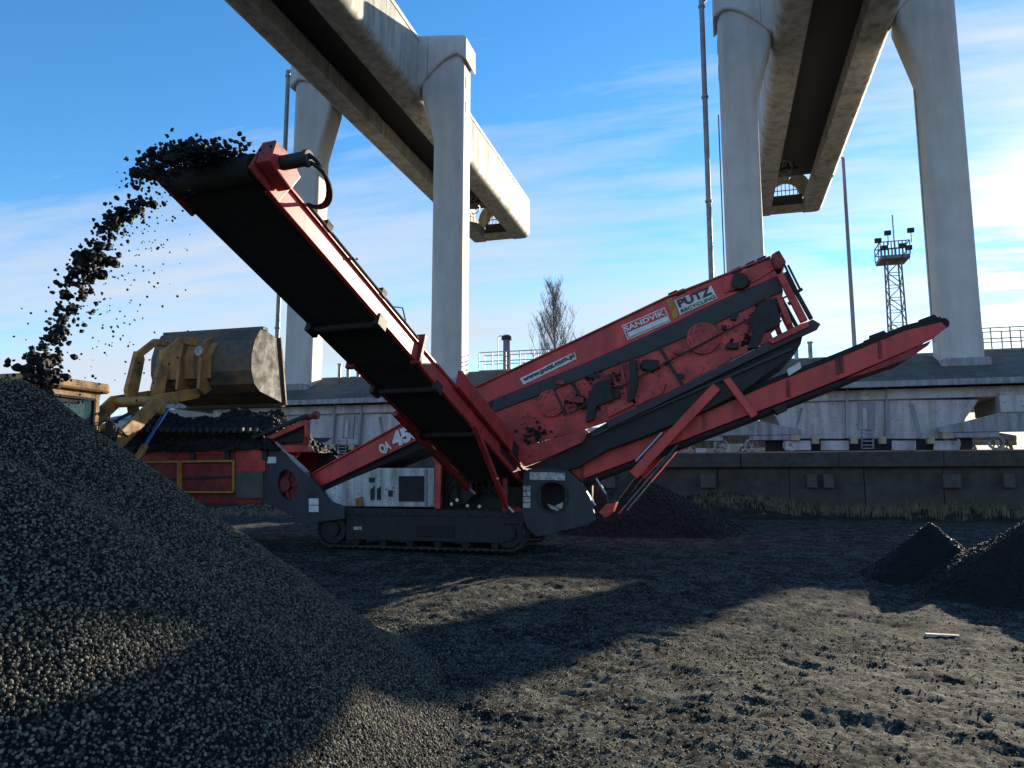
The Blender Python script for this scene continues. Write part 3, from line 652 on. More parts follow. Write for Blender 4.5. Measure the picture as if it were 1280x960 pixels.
def heap(name, lab, c, r, h, seed, material, dens, r0, r1, ridge=None):
    c = Vector(c); n = 90
    def f(X, Y_):
        d = np.hypot(X - c.x, (Y_ - c.y)) * (1 + .22 * vnoise(X * .9, Y_ * .9, seed))
        z = h * (1 - d / r)
        if ridge: z = np.maximum(z, ridge[2] * (1 - np.hypot(X - ridge[0], Y_ - ridge[1]) / ridge[3]))
        z = z + .05 * vnoise(X * 3, Y_ * 3, seed + 1) + .03 * vnoise(X * 9, Y_ * 9, seed + 2)
        return np.where(z > 0, z, np.maximum(z, -.12))
    ob, co = grid_mesh(name, np.linspace(c.x - r * 1.4, c.x + r * 1.4, n), np.linspace(c.y - r * 1.3, c.y + r * 1.3, n), f)
    ob.data.materials.append(MATS['coal']); tag(ob, lab, 'heap')
    pebbles(ob, dens * (co[:, 2] > .0), r0, r1, material, seed)
q = PG(1168, 728); heap('coal_heap', 'small pointed black coal heap at the right with a sunlit rim', (q.x + .12, q.y + .5, 0), 1.05, .93, 41, 'coal', 500, .008, .03)
q = PG(1330, 740); heap('coal_heap', 'larger black coal heap cut off by the right edge of the picture', (q.x, q.y, 0), 1.9, 1.28, 47, 'coal', 500, .008, .03)
q = PG(800, 668); heap('coal_heap', 'broad dark coal heap under the rising tail conveyor', (q.x - .1, q.y + 1.6, 0), 3.0, 1.75, 53, 'coal', 160, .02, .06)
q = PG(318, 640); heap('rubble_heap', 'low heap of pale rubble under the hopper', (q.x, q.y + 1.0, 0), 3.2, .42, 59, 'pellet', 120, .03, .08)
m = MB(); q = PG(1178, 797); m.box((q.x - .16, q.y - .035, .0), (q.x + .16, q.y + .035, .035)); tag(m.build('plank', 'wood', None, None, .005), 'short pale wooden offcut lying on the sunlit ground', 'plank')

# ------------------------------------------------------------------ tracked screening machine
MY = 15.2; SY = 15.45
def build_screener():
    o0 = P(530, 688, MY); root = thing('mobile_screener', 'long red tracked screening machine with side conveyor, parked across the yard', 'machine', (o0.x, MY + 1.2, 0))
    def part(m, name, mt, parent=None, bevel=.012, smooth=False): return m.build(name, mt, parent or root, root, bevel, smooth)
    # --- crawler tracks
    xl, xr = P(414, 664, MY).x, P(634, 668, MY).x; rr = .37; zc = .47
    for y0 in (MY, MY + 2.25):
        pts = []; n = 62
        half = xr - xl; per = 2 * half + 2 * PI * rr
        belt = MB(); shoes = 58
        for i in range(shoes):
            s = per * i / shoes
            if s < half: c = Vector((xl + s, 0, zc - rr)); t = Vector((1, 0, 0))
            elif s < half + PI * rr: a = (s - half) / rr - PI / 2; c = Vector((xr + rr * math.cos(a), 0, zc + rr * math.sin(a))); t = Vector((-math.sin(a), 0, math.cos(a)))
            elif s < 2 * half + PI * rr: c = Vector((xr - (s - half - PI * rr), 0, zc + rr)); t = Vector((-1, 0, 0))
            else: a = (s - 2 * half - PI * rr) / rr + PI / 2; c = Vector((xl + rr * math.cos(a), 0, zc + rr * math.sin(a))); t = Vector((-math.sin(a), 0, math.cos(a)))
            nn = Vector((t.z, 0, -t.x)); l = per / shoes * .46
            poly = [c - t * l - nn * .02, c + t * l - nn * .02, c + t * l + nn * .012, c + t * l * .25 + nn * .012, c + t * l * .2 + nn * .045, c - t * l * .1 + nn * .045, c - t * l * .15 + nn * .012, c - t * l + nn * .012]
            belt.prism([Vector((p.x, y0, p.z)) for p in poly], (0, .5, 0))
        belt.ring(((xl + xr) / 2, y0 + .25, zc), (0, 1, 0), .02, .01, .02, 4)
        o = part(belt, 'track_belt', 'track_dust', None, 0); o['kind'] = 'stuff'
        m = MB(); m.xz([(xl + .35, zc - .22), (xr - .1, zc - .22), (xr, zc), (xr - .1, zc + .24), (xl + .35, zc + .24)], y0 + .04, y0 + .44); fr = part(m, 'track_frame', 'black_steel')
        q = MB(); q.box((xl + 2.1, y0 + .02, zc - .12), (xl + 3.0, y0 + .05, zc + .14)); part(q, 'cover_plate', 'rubber', fr)
        q = MB(); q.box((xl + .55, y0 + .025, zc + .0), (xl + .75, y0 + .05, zc + .07)); part(q, 'label', 'label_white', fr, 0)
        for i in range(6):
            q = MB(); q.cyl((xl + .6 + i * (half - .9) / 5, y0 + .24, zc - .27), (0, 1, 0), .085, .34, 14); part(q, 'roller', 'rubber', fr, 0, True)
        for x in (xl, xr):
            q = MB(); q.cyl((x, y0 + .25, zc), (0, 1, 0), rr - .05, .3, 26); q.cyl((x, y0 + .08, zc), (0, 1, 0), .17, .12, 18)
            for a in range(8): q.cyl((x + .12 * math.cos(a * PI / 4), y0 + .015, zc + .12 * math.sin(a * PI / 4)), (0, 1, 0), .018, .03, 6)
            part(q, 'drive_wheel', 'black_steel', fr, 0, True)
    # --- main chassis
    m = MB(); m.px([(395, 634), (545, 637), (660, 641), (660, 655), (640, 655), (405, 648)], MY + .05, .16); part(m, 'side_member', 'black_steel')
    m = MB(); m.px([(395, 634), (545, 637), (660, 641), (660, 655), (640, 655), (405, 648)], MY + 2.4, .16); part(m, 'side_member', 'black_steel')
    a = P(400, 640, MY + .3); b = P(655, 640, MY + .3)
    m = MB(); m.box((a.x, MY + .22, .55), (b.x, MY + 2.3, .95)); part(m, 'chassis', 'black_steel')
    # --- power pack
    m = MB(); m.px([(406, 618), (406, 613), (440, 598), (472, 585), (543, 585), (543, 634), (430, 633), (412, 627)], MY + .12, 2.1); pk = part(m, 'power_pack', 'white_panel', None, .025)
    m = MB(); m.px([(498, 595), (529.5, 595), (529.5, 627), (498, 627)], MY + .09, .06); gr = part(m, 'radiator_grille', 'black_steel', pk)
    for i in range(9):
        m = MB(); y = 597 + i * 3.3; m.px([(499, y), (528.5, y), (528.5, y + 1.1), (499, y + 1.1)], MY + .075, .03); part(m, 'louvre', 'rubber', pk, 0)
    for x in (463, 471):
        m = MB(); m.px([(x, 612), (x + 5, 607), (x + 5, 625), (x, 625)], MY + .105, .03); part(m, 'vent', 'black_steel', pk, .004)
    m = MB(); m.px([(481, 608), (493, 608), (493, 625), (481, 625)], MY + .10, .04); part(m, 'control_panel', 'label_white', pk, .004)
    m = MB(); m.px([(485, 613), (491, 613), (491, 621), (485, 621)], MY + .09, .03); part(m, 'display', 'black_steel', pk, .004)
    m = MB(); m.px([(444, 623), (451, 621), (453, 632), (444, 632)], MY + .02, .15); part(m, 'latch_box', 'rust_yellow', pk, .01)
    m = MB(); m.px([(461, 597), (468, 597), (468, 603), (461, 603)], MY + .10, .05); part(m, 'lock', 'black_steel', pk, .004)
    m = MB(); m.px([(531, 586), (534, 586), (534, 634), (531, 634)], MY + .105, .05); part(m, 'door_edge', 'carriage_grey', pk, .004)
    # --- front support leg, slate blue with an oval opening
    for y0, sub in ((MY - .05, True), (MY + 2.35, False)):
        out = [PX(*p, MY) for p in ((333, 555), (343, 554), (362, 572), (382, 590), (401, 610), (412, 626), (432, 635), (432, 648), (402, 652), (386, 655), (362, 643), (341, 632), (328, 628))]
        ctr = PX(361, 606, MY); ux, uz = .27, .38; n = 26; hole = []
        for i in range(n):
            a = 2 * PI * i / n; x, z = ux * math.cos(a), uz * math.sin(a); hole.append((ctr[0] + x * .92 + z * -.28, ctr[1] + z * .92 + x * .28))
        def cast(th, out=out):                           # outline point in direction th from the opening's centre
            d = (math.cos(th), math.sin(th)); best = None
            for i in range(len(out)):
                (x1, z1), (x2, z2) = out[i], out[(i + 1) % len(out)]; ex, ez = x2 - x1, z2 - z1; den = d[0] * ez - d[1] * ex
                if abs(den) < 1e-9: continue
                t = ((x1 - ctr[0]) * ez - (z1 - ctr[1]) * ex) / den; u = ((x1 - ctr[0]) * d[1] - (z1 - ctr[1]) * d[0]) / den
                if t > 0 and -1e-6 <= u <= 1 + 1e-6 and (best is None or t < best): best = t
            return (ctr[0] + d[0] * best, ctr[1] + d[1] * best)
        angs = sorted([(math.atan2(z - ctr[1], x - ctr[0]), 0, (x, z)) for x, z in out] + [(math.atan2(z - ctr[1], x - ctr[0]), 1, (x, z)) for x, z in hole])
        m = MB(); prev = None; ring = []
        for a, k, p in angs:
            po = p if k == 0 else cast(a)
            if k == 1: ph = p
            else:
                ph = cast(a, hole)
            ring.append((po, ph))
        vs = []; fs = []; nr = len(ring)
        for po, ph in ring: vs += [(po[0], y0, po[1]), (ph[0], y0, ph[1]), (po[0], y0 + .13, po[1]), (ph[0], y0 + .13, ph[1])]
        for i in range(nr):
            A, B = 4 * i, 4 * ((i + 1) % nr); fs += [(A, A + 1, B + 1, B), (A + 2, B + 2, B + 3, A + 3), (A, B, B + 2, A + 2), (A + 1, A + 3, B + 3, B + 1)]
        m.add(vs, fs); lg = part(m, 'support_leg', 'slate_blue', None, 0)
        if sub:
            for x0, y, x1, y1 in ((334, 571, 345, 579), (386, 623, 398, 631), (386, 632, 398, 640)):
                q = MB(); q.px([(x0, y), (x1, y), (x1, y1), (x0, y1)], MY - .06, .02); part(q, 'reflector', 'sign_white', lg, 0)
            q = MB(); q.px([(343, 553), (345, 552), (384, 590), (382, 592)], MY - .12, .12); part(q, 'edge_flange', 'carriage_grey', lg, .004)
    m = MB(); c = P(362, 606, MY + .3); m.cyl(c, (0, 1, 0), .40, .3, 24); m.cyl(c - Vector((0, .2, 0)), (0, 1, 0), .17, .12, 16)
    for a in range(5): m.bar(c + Vector((0, -.16, 0)), c + Vector((.37 * math.cos(a * 1.257), -.16, .37 * math.sin(a * 1.257))), .08)
    part(m, 'tail_drum', 'red_dark', None, .01)
    # --- feed hopper
    hx0, hx1 = -15.2, P(331, 560, MY).x; zt = P(300, 550, MY).z; zb = P(300, 630, MY).z; zm = P(300, 577, MY).z
    hp = MB(); hp.box((hx0, MY - .05, zb), (hx1, MY + .05, zt)); hp = part(hp, 'hopper_side', 'red_dark', None, .015)
    m = MB(); m.box((hx0, MY + 2.55, zb), (hx1, MY + 2.65, zt)); part(m, 'hopper_side', 'red_dark')
    m = MB(); m.box((hx0, MY + .06, zb + .1), (hx1, MY + 2.5, zb + .25)); part(m, 'hopper_floor', 'black_steel')
    m = MB(); m.px([(294, 556), (331, 556), (331, 589), (294, 589)], MY - .09, .05); part(m, 'red_panel', 'red', hp)
    m = MB(); m.px([(294, 589), (328, 589), (328, 623), (294, 623)], MY - .11, .08); part(m, 'grey_panel', 'carriage_roof', hp)
    m = MB(); m.px([(238, 557), (280, 557), (280, 568), (238, 568)], MY - .085, .05); part(m, 'red_panel', 'red', hp)
    m = MB(); m.px([(160, 600), (292, 594), (292, 598), (160, 604)], MY - .11, .06); part(m, 'stiffener', 'black_steel', hp)
    m = MB(); m.px([(160, 609), (292, 604), (292, 613), (160, 618)], MY - .10, .05); part(m, 'stiffener', 'red_dark', hp)
    for x in (283, 330, 240):
        m = MB(); m.px([(x - 3, 549), (x + 3, 549), (x + 3, 575), (x - 3, 575)], MY - .12, .08); part(m, 'post', 'black_steel', hp)
    # flared top boards with a toothed dark rim, raised end wing
    for y0, yo in ((MY - .02, -.35), (MY + 2.62, .35)):
        m = MB(); m.prism([(hx0, y0, zt), (hx1, y0, zt), (hx1 + .1, y0 + yo, zt + .18), (hx0, y0 + yo, zt + .30)], (0, .06, .02)); part(m, 'side_board', 'black_steel')
    m = MB()
    for i in range(26): x = hx0 + (hx1 - hx0) * i / 25; m.box((x - .05, MY - .40, zt + .14 + .1 * (25 - i) / 25), (x + .03, MY - .33, zt + .26 + .1 * (25 - i) / 25))
    o = part(m, 'board_clip', 'black_steel', None, 0); o['kind'] = 'stuff'
    m = MB(); m.px([(313, 545), (382, 517), (384, 521), (316, 549)], MY - .3, .1); part(m, 'wing_rim', 'black_steel')
    m = MB(); m.px([(332, 546), (384, 522), (384, 530), (340, 549)], MY - .22, .1); part(m, 'wing_board', 'red')
    m = MB(); m.px([(334, 553), (382, 527), (384, 552), (350, 553)], MY - .05, .08); part(m, 'end_board', 'black_steel')
    m = MB(); m.px([(345, 556), (384, 557), (386, 565), (352, 566)], MY - .1, .16); part(m, 'cross_tube', 'red')
    m = MB(); m.tube([P(380, 523, MY - .2), P(396, 519, MY - .2)], .07, 10); m.cyl(P(395, 519, MY - .2), (1, 0, .1), .1, .12, 10); part(m, 'pivot', 'red_dark')
    m = MB(); m.tube([P(382, 520, MY - .2), P(383, 545, MY - .2), P(381, 556, MY - .1)], .05, 8); part(m, 'wing_post', 'red')
    for y0 in (MY + .12,):
        m = MB(); a = P(382, 530, MY); m.prism([(hx1, y0, zt), (a.x, y0, zt + .55), (a.x, y0, zt - .1), (hx1, y0, zb + .3)], (0, .08, 0)); part(m, 'end_gusset', 'red_dark')
    # yellow guard frames
    for x0, x1, y0, y1 in ((226, 292, 577, 615), (150, 223, 578, 617)):
        m = MB()
        c = [P(x0, y0, MY - .14), P(x1, y0 - 1, MY - .14), P(x1, y1, MY - .14), P(x0, y1, MY - .14)]
        for i in range(4): m.bar(c[i], c[(i + 1) % 4], .045, .045, (0, 1, 0))
        part(m, 'guard_frame', 'yellow_rail', None, 0)
        a, b = P(x0, 578, MY - .10), P(x1, 615, MY - .10); m = MB(); m.box((a.x + .04, MY - .105, b.z + .04), (b.x - .04, MY - .07, a.z - .04)); part(m, 'guard_mesh', 'rust_yellow' if False else 'red_dark', None, 0)
    # --- feed conveyor, long red beam carrying the signs
    beam = [(388, 594), (399, 609), (524, 549), (617, 500), (720, 459), (784, 431), (847, 402), (900, 376), (972, 345), (963, 322), (900, 344), (834, 372), (760, 407), (733, 420), (600, 482), (505, 529)]
    m = MB(); m.px(beam, SY, .10); fb = part(m, 'feed_conveyor_beam', 'red_clean')
    zz = [(x, y) for x, y in (PX(*p, SY) for p in beam)]
    m = MB(); m.xz(zz, SY + 1.75, SY + 1.85); part(m, 'feed_conveyor_beam', 'red_clean')
    top = [PX(*p, SY) for p in ((388, 594), (505, 529), (600, 482), (733, 420), (834, 372), (963, 322))]
    m = MB()
    for i in range(5): (x0, z0), (x1, z1) = top[i], top[i + 1]; m.prism([(x0, SY + .11, z0 - .2), (x1, SY + .11, z1 - .2), (x1, SY + .11, z1 - .08), (x0, SY + .11, z0 - .08)], (0, 1.62, 0))
    part(m, 'feed_belt', 'rubber')
    m = MB()
    for i in range(5):
        (x0, z0), (x1, z1) = top[i], top[i + 1]; m.bar((x0, SY + .02, z0 + .01), (x1, SY + .02, z1 + .01), .17, .03)
    part(m, 'top_flange', 'red_clean', fb, .004)
    m = MB(); m.px([(407, 606), (524, 551), (530, 560), (470, 584), (425, 605), (410, 613)], SY + .12, 1.5); part(m, 'under_belt', 'rubber')
    # signs
    def sign(pts, name, mt, yy=SY - .02, t=.018): m = MB(); m.px(pts, yy, t); return part(m, name, mt, fb, .002)
    def along(p, q, yy): a, b = P(*p, yy), P(*q, yy); return a, (b - a), (b - a).length
    sign([(650, 473), (718, 440), (721, 448.5), (654, 481)], 'web_sign', 'sign_white')
    def letters(txt, p, q, hpx, mt, bold=.02, yy=SY - .035, thick=.012, shear=0.0, name='lettering'):
        a, d, l = along(p, q, yy); h = hpx * (P(p[0], p[1] - 10, yy).z - a.z) / 10
        return text_mesh(name, txt, mt, fb, a, d, (0, -1, 0), l, h, root, thick, bold, shear)
    letters('www.putz.com.pl', (655.5, 478.6), (719.5, 447.3), 7.4, 'navy', .026)
    sign([(777, 407), (831, 384), (838, 402), (785, 425)], 'maker_plate', 'sign_white', SY - .016)
    sign([(778.6, 407.6), (830.3, 385.6), (836.6, 401.2), (785.6, 423.2)], 'maker_field', 'red_clean', SY - .022)
    letters('SANDVIK', (782, 415), (832, 393.4), 6.6, 'sign_white', .03)
    sign([(784, 415.8), (833.8, 394.6), (836, 400.6), (786.2, 421.8)], 'maker_bar', 'sign_white', SY - .03)
    sign([(843, 375.5), (889, 357), (897, 373), (850, 393.5)], 'company_sign', 'sign_white')
    letters('PUTZ', (849.5, 385), (891, 367), 10.5, 'dark_green', .035)
    letters('RECYCLING', (852, 391), (895, 372.4), 4.2, 'dark_green', .008)
    sign([(832, 374), (840, 371), (848.5, 396), (842, 399)], 'yellow_sticker', 'yellow_rail', SY - .018)
    letters('QA', (477.5, 569.5), (491, 562.5), 14, 'sign_white', .05)
    letters('450', (493.5, 560.5), (527, 545.5), 20, 'sign_white', .06)
    # --- rubber skirt band
    m = MB(); m.px([(614, 516), (617, 500), (720, 459), (784, 431), (847, 402), (900, 376), (972, 345), (979, 363), (891, 406), (804, 444), (760, 460), (692, 487)], SY - .07, .2); sk = part(m, 'rubber_skirt', 'skirt_rubber')
    m = MB(); m.px([(606, 505), (617, 500), (616, 508), (600, 512)], SY - .04, .1); part(m, 'skirt_hinge', 'black_steel', sk)
    # --- screen box
    box = [(612, 517), (614, 515), (692, 486), (760, 459), (804, 443), (891, 405), (979, 362), (974, 407), (942, 436), (854, 481), (799, 510), (756, 528), (730, 537), (659, 556), (634, 556)]
    m = MB(); m.px(box, SY - .02, .08); sb = part(m, 'screen_box_side', 'red')
    m = MB(); m.px(box, SY + 1.7, .08); part(m, 'screen_box_side', 'red')
    m = MB(); m.px([(640, 530), (760, 475), (970, 385), (960, 405), (760, 505), (660, 545)], SY + .08, 1.6); part(m, 'screen_deck', 'black_steel')
    sc_ = lambda d: P(700 + d, 500, SY).x - P(700, 500, SY).x
    for (cx, cy, r) in ((689, 504, 17), (879, 423, 19)):
        c = P(cx, cy, SY - .05); rad = sc_(r); m = MB(); m.cyl(c, (0, 1, 0), rad, .10, 30); d = part(m, 'bearing_cover', 'red', sb, .012)
        for k, rf in enumerate((.86, .62)):
            for a in range(8 if k == 0 else 6):
                a0 = a * 2 * PI / (8 if k == 0 else 6); q = MB(); n = 5
                ring_ = [(c.x + rad * rf * math.cos(a0 + .5 * i / n), c.z + rad * rf * math.sin(a0 + .5 * i / n)) for i in range(n + 1)] + [(c.x + rad * (rf - .07) * math.cos(a0 + .5 * i / n), c.z + rad * (rf - .07) * math.sin(a0 + .5 * i / n)) for i in range(n, -1, -1)]
                q.xz(ring_, c.y - .057, c.y - .045); part(q, 'slot', 'red_dark', sb, 0)
    for a, b, w in (((693, 487), (707, 518), 3), ((715, 478), (742, 523), 3), ((823, 432), (853, 481), 3), ((612, 517), (634, 556), 4), ((776, 455), (784, 500), 4), ((960, 372), (950, 420), 4)):
        m = MB(); m.bar(P(*a, SY - .06), P(*b, SY - .06), sc_(w), .09, (0, 1, 0)); part(m, 'rib', 'black_steel' if w == 3 else 'red_dark', sb, .004)
    m = MB(); m.tube([P(712, 517, SY - .14), P(945, 394, SY - .14)], .018, 8); part(m, 'grease_pipe', 'black_steel', sb, 0)
    for pts in (((786, 452), (795, 449), (797, 480), (791, 500), (784, 503), (788, 480)), ((735, 493), (745, 478), (762, 474), (766, 500), (745, 508), (742, 524), (732, 528)), ((936, 400), (950, 378), (972, 372), (975, 406), (955, 415), (948, 434), (934, 436), (941, 416))):
        m = MB(); m.px(pts, SY - .16, .16); part(m, 'bracket', 'black_steel', sb, .01)
    for i, (x, y, w, h) in enumerate(((752, 478, 26, 18), (812, 456, 22, 14), (742, 470, 16, 6), (722, 500, 16, 8), (768, 493, 16, 10), (958, 386, 26, 16), (965, 401, 22, 16), (915, 432, 18, 8), (850, 470, 10, 6), (700, 478, 12, 6), (917, 396, 8, 8), (905, 409, 7, 6), (847, 440, 12, 6))):
        m = MB(); m.px([(x - w / 2, y + h * .3), (x - w * .3, y - h / 2), (x + w / 2, y - h * .45), (x + w * .45, y + h * .4), (x, y + h / 2)], SY - .11 - .01 * (i % 4), .12); part(m, 'mounting', 'black_steel' if i % 3 else 'red_dark', sb, .01)
    for i, pts in enumerate((((788, 500), (815, 486), (833, 478), (828, 492), (795, 508)), ((757, 508), (792, 494), (796, 504), (760, 522)), ((946, 420), (962, 413), (968, 426), (950, 432)))):
        m = MB(); m.px(pts, SY - .09, .07); part(m, 'cover', 'red', sb, .01)
    rnd = random.Random(4); m = MB()
    for i in range(70):                                # bolt heads and stuck clods on the panel
        t = rnd.random(); x = 640 + 320 * t; y = 535 - 150 * t + rnd.uniform(-16, 14) * (.6 + .3 * t); m.cyl(P(x, y, SY - .03), (0, 1, 0), rnd.uniform(.012, .028), .035, 7)
    o = part(m, 'bolt_head', 'red_dark', sb, 0); o['kind'] = 'stuff'
    m = MB()
    for cx, cy, n_, sp in ((668, 545, 60, 11), (752, 478, 70, 14), (730, 505, 40, 9), (962, 392, 60, 12), (812, 458, 40, 8), (940, 425, 40, 9), (930, 352, 16, 6)):
        for i in range(n_): q = P(cx + rnd.gauss(0, sp), cy + rnd.gauss(0, sp * .55), SY - .05); m.lump(q, rnd.uniform(.012, .045), i * 7 + cx)
    o = part(m, 'caked_coal', 'coal', sb, 0); o['kind'] = 'stuff'
    # --- red lower beam, pivot, dark under-screen chute
    m = MB(); m.px([(632, 557), (645, 552), (659, 557), (730, 536.5), (736, 540), (728, 553), (690, 570), (672, 577), (655, 583), (648, 574)], SY - .2, .18); part(m, 'lower_beam', 'red')
    m = MB(); m.px([(655, 585), (690, 571), (728, 554), (736, 541), (757, 529), (800, 511), (855, 482), (942, 437), (1005, 412), (1001, 430), (985, 448), (930, 488), (880, 514), (807, 545), (760, 562), (722, 584), (700, 590)], SY - .08, 1.7); part(m, 'under_chute', 'black_steel')
    m = MB(); m.px([(757, 527), (856, 481), (942, 437), (1016, 399), (1026, 405), (1022, 411), (944, 447), (858, 489), (760, 536)], SY - .22, .14); rl = part(m, 'lower_rail', 'skirt_rubber')
    m = MB(); m.px([(960, 425), (1000, 405), (1010, 402), (1012, 408), (965, 430)], SY - .28, .06); part(m, 'rail_plate', 'red', rl)
    for a, b in (((740, 545), (850, 497)), ((850, 497), (990, 436))):
        m = MB(); m.bar(P(*a, SY - .12), P(*b, SY - .12), .05, .07, (0, 1, 0)); part(m, 'stringer', 'skirt_rubber', None, .004)
    # --- discharge end: posts, ladder rods, head box
    for y0 in (SY - .15, SY + 1.6):
        for a, b, w, mt in (((974, 345), (1004, 404), 8, 'red'), ((981, 343), (1013, 401), 4, 'black_steel'), ((972, 372), (986, 408), 6, 'red')):
            m = MB(); q = [P(*a, SY), P(*b, SY)]; m.bar((q[0].x, y0, q[0].z), (q[1].x, y0, q[1].z), sc_(w), .12, (0, 1, 0)); part(m, 'end_post', mt)
    for dx in (0, 5):
        m = MB(); m.tube([P(980 + dx, 330 + dx * .3, SY - .2), P(996 + dx, 363 + dx * .1, SY - .2)], .022, 8); part(m, 'guard_rod', 'black_steel', None, 0)
    m = MB(); m.bar(P(995, 366, SY - .2), P(1003, 361, SY - .2), .06); part(m, 'rod_bracket', 'black_steel')
    m = MB(); m.tube([P(976, 374, SY - .1), P(997, 364, SY - .2)], .02, 6); part(m, 'tie_rod', 'black_steel', None, 0)
    m = MB(); m.px([(964, 318), (974, 312), (983, 327), (978, 336), (968, 336)], SY - .12, 1.9); part(m, 'head_box', 'red_dark', None, .03)
    m = MB(); m.px([(903, 352), (916, 344), (930, 340), (962, 326), (968, 336), (950, 348), (926, 360), (906, 366)], SY - .05, .04); part(m, 'head_plate', 'red', fb, .004)
    m = MB(); m.cyl(P(925, 352, SY - .1), (0, 1, 0), .17, .16, 16); m.px([(916, 350), (934, 343), (936, 356), (918, 362)], SY - .16, .1); part(m, 'drive_motor', 'black_steel', fb, .01)
    m = MB()
    for (x, y) in ((920, 338), (938, 330), (952, 324), (841, 367), (850, 365)): m.bar(P(x - 5, y + 3, SY), P(x + 6, y - 2, SY), .05, .1)
    o = part(m, 'cable_clip', 'black_steel', fb, 0); o['kind'] = 'stuff'
    # --- tail conveyor
    tb = [(707, 582), (727, 575), (807, 547), (880, 516), (960, 481), (1045, 448), (1130, 413), (1176, 402), (1184, 409), (1165, 424), (1130, 440), (1055, 472), (980, 502), (880, 540), (800, 572), (725, 600)]
    TY = SY + .2
    m = MB(); m.px(tb, TY, .07); ts = part(m, 'tail_conveyor_side', 'red_clean')
    zz = [PX(*p, TY) for p in tb]; m = MB(); m.xz(zz, TY + 1.25, TY + 1.32); part(m, 'tail_conveyor_side', 'red_clean')
    def strip(pts, dz0, dz1, y0, y1):
        m = MB(); q = [PX(*p, TY) for p in pts]
        for i in range(len(q) - 1): m.prism([(q[i][0], y0, q[i][1] + dz0), (q[i + 1][0], y0, q[i + 1][1] + dz0), (q[i + 1][0], y0, q[i + 1][1] + dz1), (q[i][0], y0, q[i][1] + dz1)], (0, y1 - y0, 0))
        return m
    part(strip(tb[:8], -.02, .06, TY + .08, TY + 1.24), 'tail_belt', 'rubber')
    part(strip(tb[1:8], .0, .10, TY - .02, TY + .06), 'skirt_rubber_strip', 'rubber', ts, 0)
    part(strip([(725, 601), (800, 573), (880, 541), (980, 503), (1055, 473), (1130, 441)], -.10, -.0, TY + .05, TY + 1.2), 'return_belt', 'rubber')
    m = MB(); m.px([(1055, 474), (1130, 441), (1165, 425), (1160, 432), (1135, 449), (1080, 468)], TY + .02, 1.2); part(m, 'belt_scraper', 'red_dark')
    m = MB(); m.cyl(P(1169, 411, TY + .65), (0, 1, 0), .11, 1.1, 18); part(m, 'head_drum', 'rubber', None, 0, True)
    for x, y, r in ((1161, 406, .13), (1098, 424, .10), (1090, 428, .06)):
        m = MB(); m.cyl(P(x, y - 2, TY + .2), (1, 0, .35), r, .3, 14); part(m, 'carry_roller', 'black_steel', None, .01, True)
    for x, y in ((728, 592), (880, 527), (985, 486), (1047, 458), (1052, 456), (1100, 438)):
        m = MB(); q = P(x, y, TY - .01); m.box((q.x - .03, TY - .03, q.z - .16), (q.x + .03, TY + .01, q.z + .18)); part(m, 'side_rib', 'red_dark', ts, .004)
    m = MB(); m.px([(983, 462), (1000, 452), (1002, 460), (986, 470)], TY - .1, .1); part(m, 'white_box', 'sign_white', ts, .01)
    m = MB(); m.px([(965, 510), (980, 503), (985, 512), (972, 518)], TY - .06, .3); part(m, 'clamp', 'black_steel', ts, .01)
    # struts under the tail conveyor
    for yy in (SY - .1, SY + 1.45):
        m = MB(); a, b = P(896, 484, SY), P(792, 594, SY); m.bar((a.x, yy, a.z), (b.x, yy, b.z), .20, .1, (0, 1, 0)); part(m, 'tail_strut', 'red_clean')
        m = MB(); a, b = P(794, 590, SY), P(757, 640, SY); m.bar((a.x, yy + .02, a.z), (b.x, yy + .02, b.z), .15, .07, (0, 1, 0)); part(m, 'strut_foot', 'black_steel')
        m = MB(); a, b = P(846, 556, SY), P(772, 643, SY); m.tube([(a.x, yy + .3, a.z), (b.x, yy + .3, b.z)], .025, 8); part(m, 'tension_rod', 'steel', None, 0)
        m = MB(); a, b = P(907, 473, SY), P(943, 521, SY); m.bar((a.x, yy, a.z), (b.x, yy, b.z), .15, .08, (0, 1, 0)); part(m, 'tail_strut', 'red_clean')
    m = MB(); m.px([(748, 640), (758, 630), (770, 628), (766, 640), (756, 648)], SY - .2, .4); part(m, 'strut_shoe', 'red')
    m = MB(); m.tube([P(828, 541, SY - .12), P(795, 577, SY - .12)], .03, 8); part(m, 'ram', 'steel', None, 0)
    for a, b in (((745, 598), (757, 617)), ((726, 603), (744, 632))):
        m = MB(); m.tube([P(*a, SY), P(*b, SY)], .03, 8); part(m, 'ram', 'steel', None, 0)
    # --- rear frame, slate blue, round window
    for y0, sub in ((MY - .02, True), (MY + 2.3, False)):
        fr = [(655, 587), (680, 585), (710, 588), (726, 603), (748, 638), (744, 653), (672, 671), (660, 662), (653, 640)]; cc = (691, 621)
        outp = [PX(*p, MY) for p in fr]; c = PX(*cc, MY); n = 24; rx_, rz_ = .27, .30
        hole = [(c[0] + rx_ * math.copysign(abs(math.cos(2 * PI * i / n)) ** .6, math.cos(2 * PI * i / n)), c[1] + rz_ * math.copysign(abs(math.sin(2 * PI * i / n)) ** .6, math.sin(2 * PI * i / n))) for i in range(n)]
        vs = []; fs = []
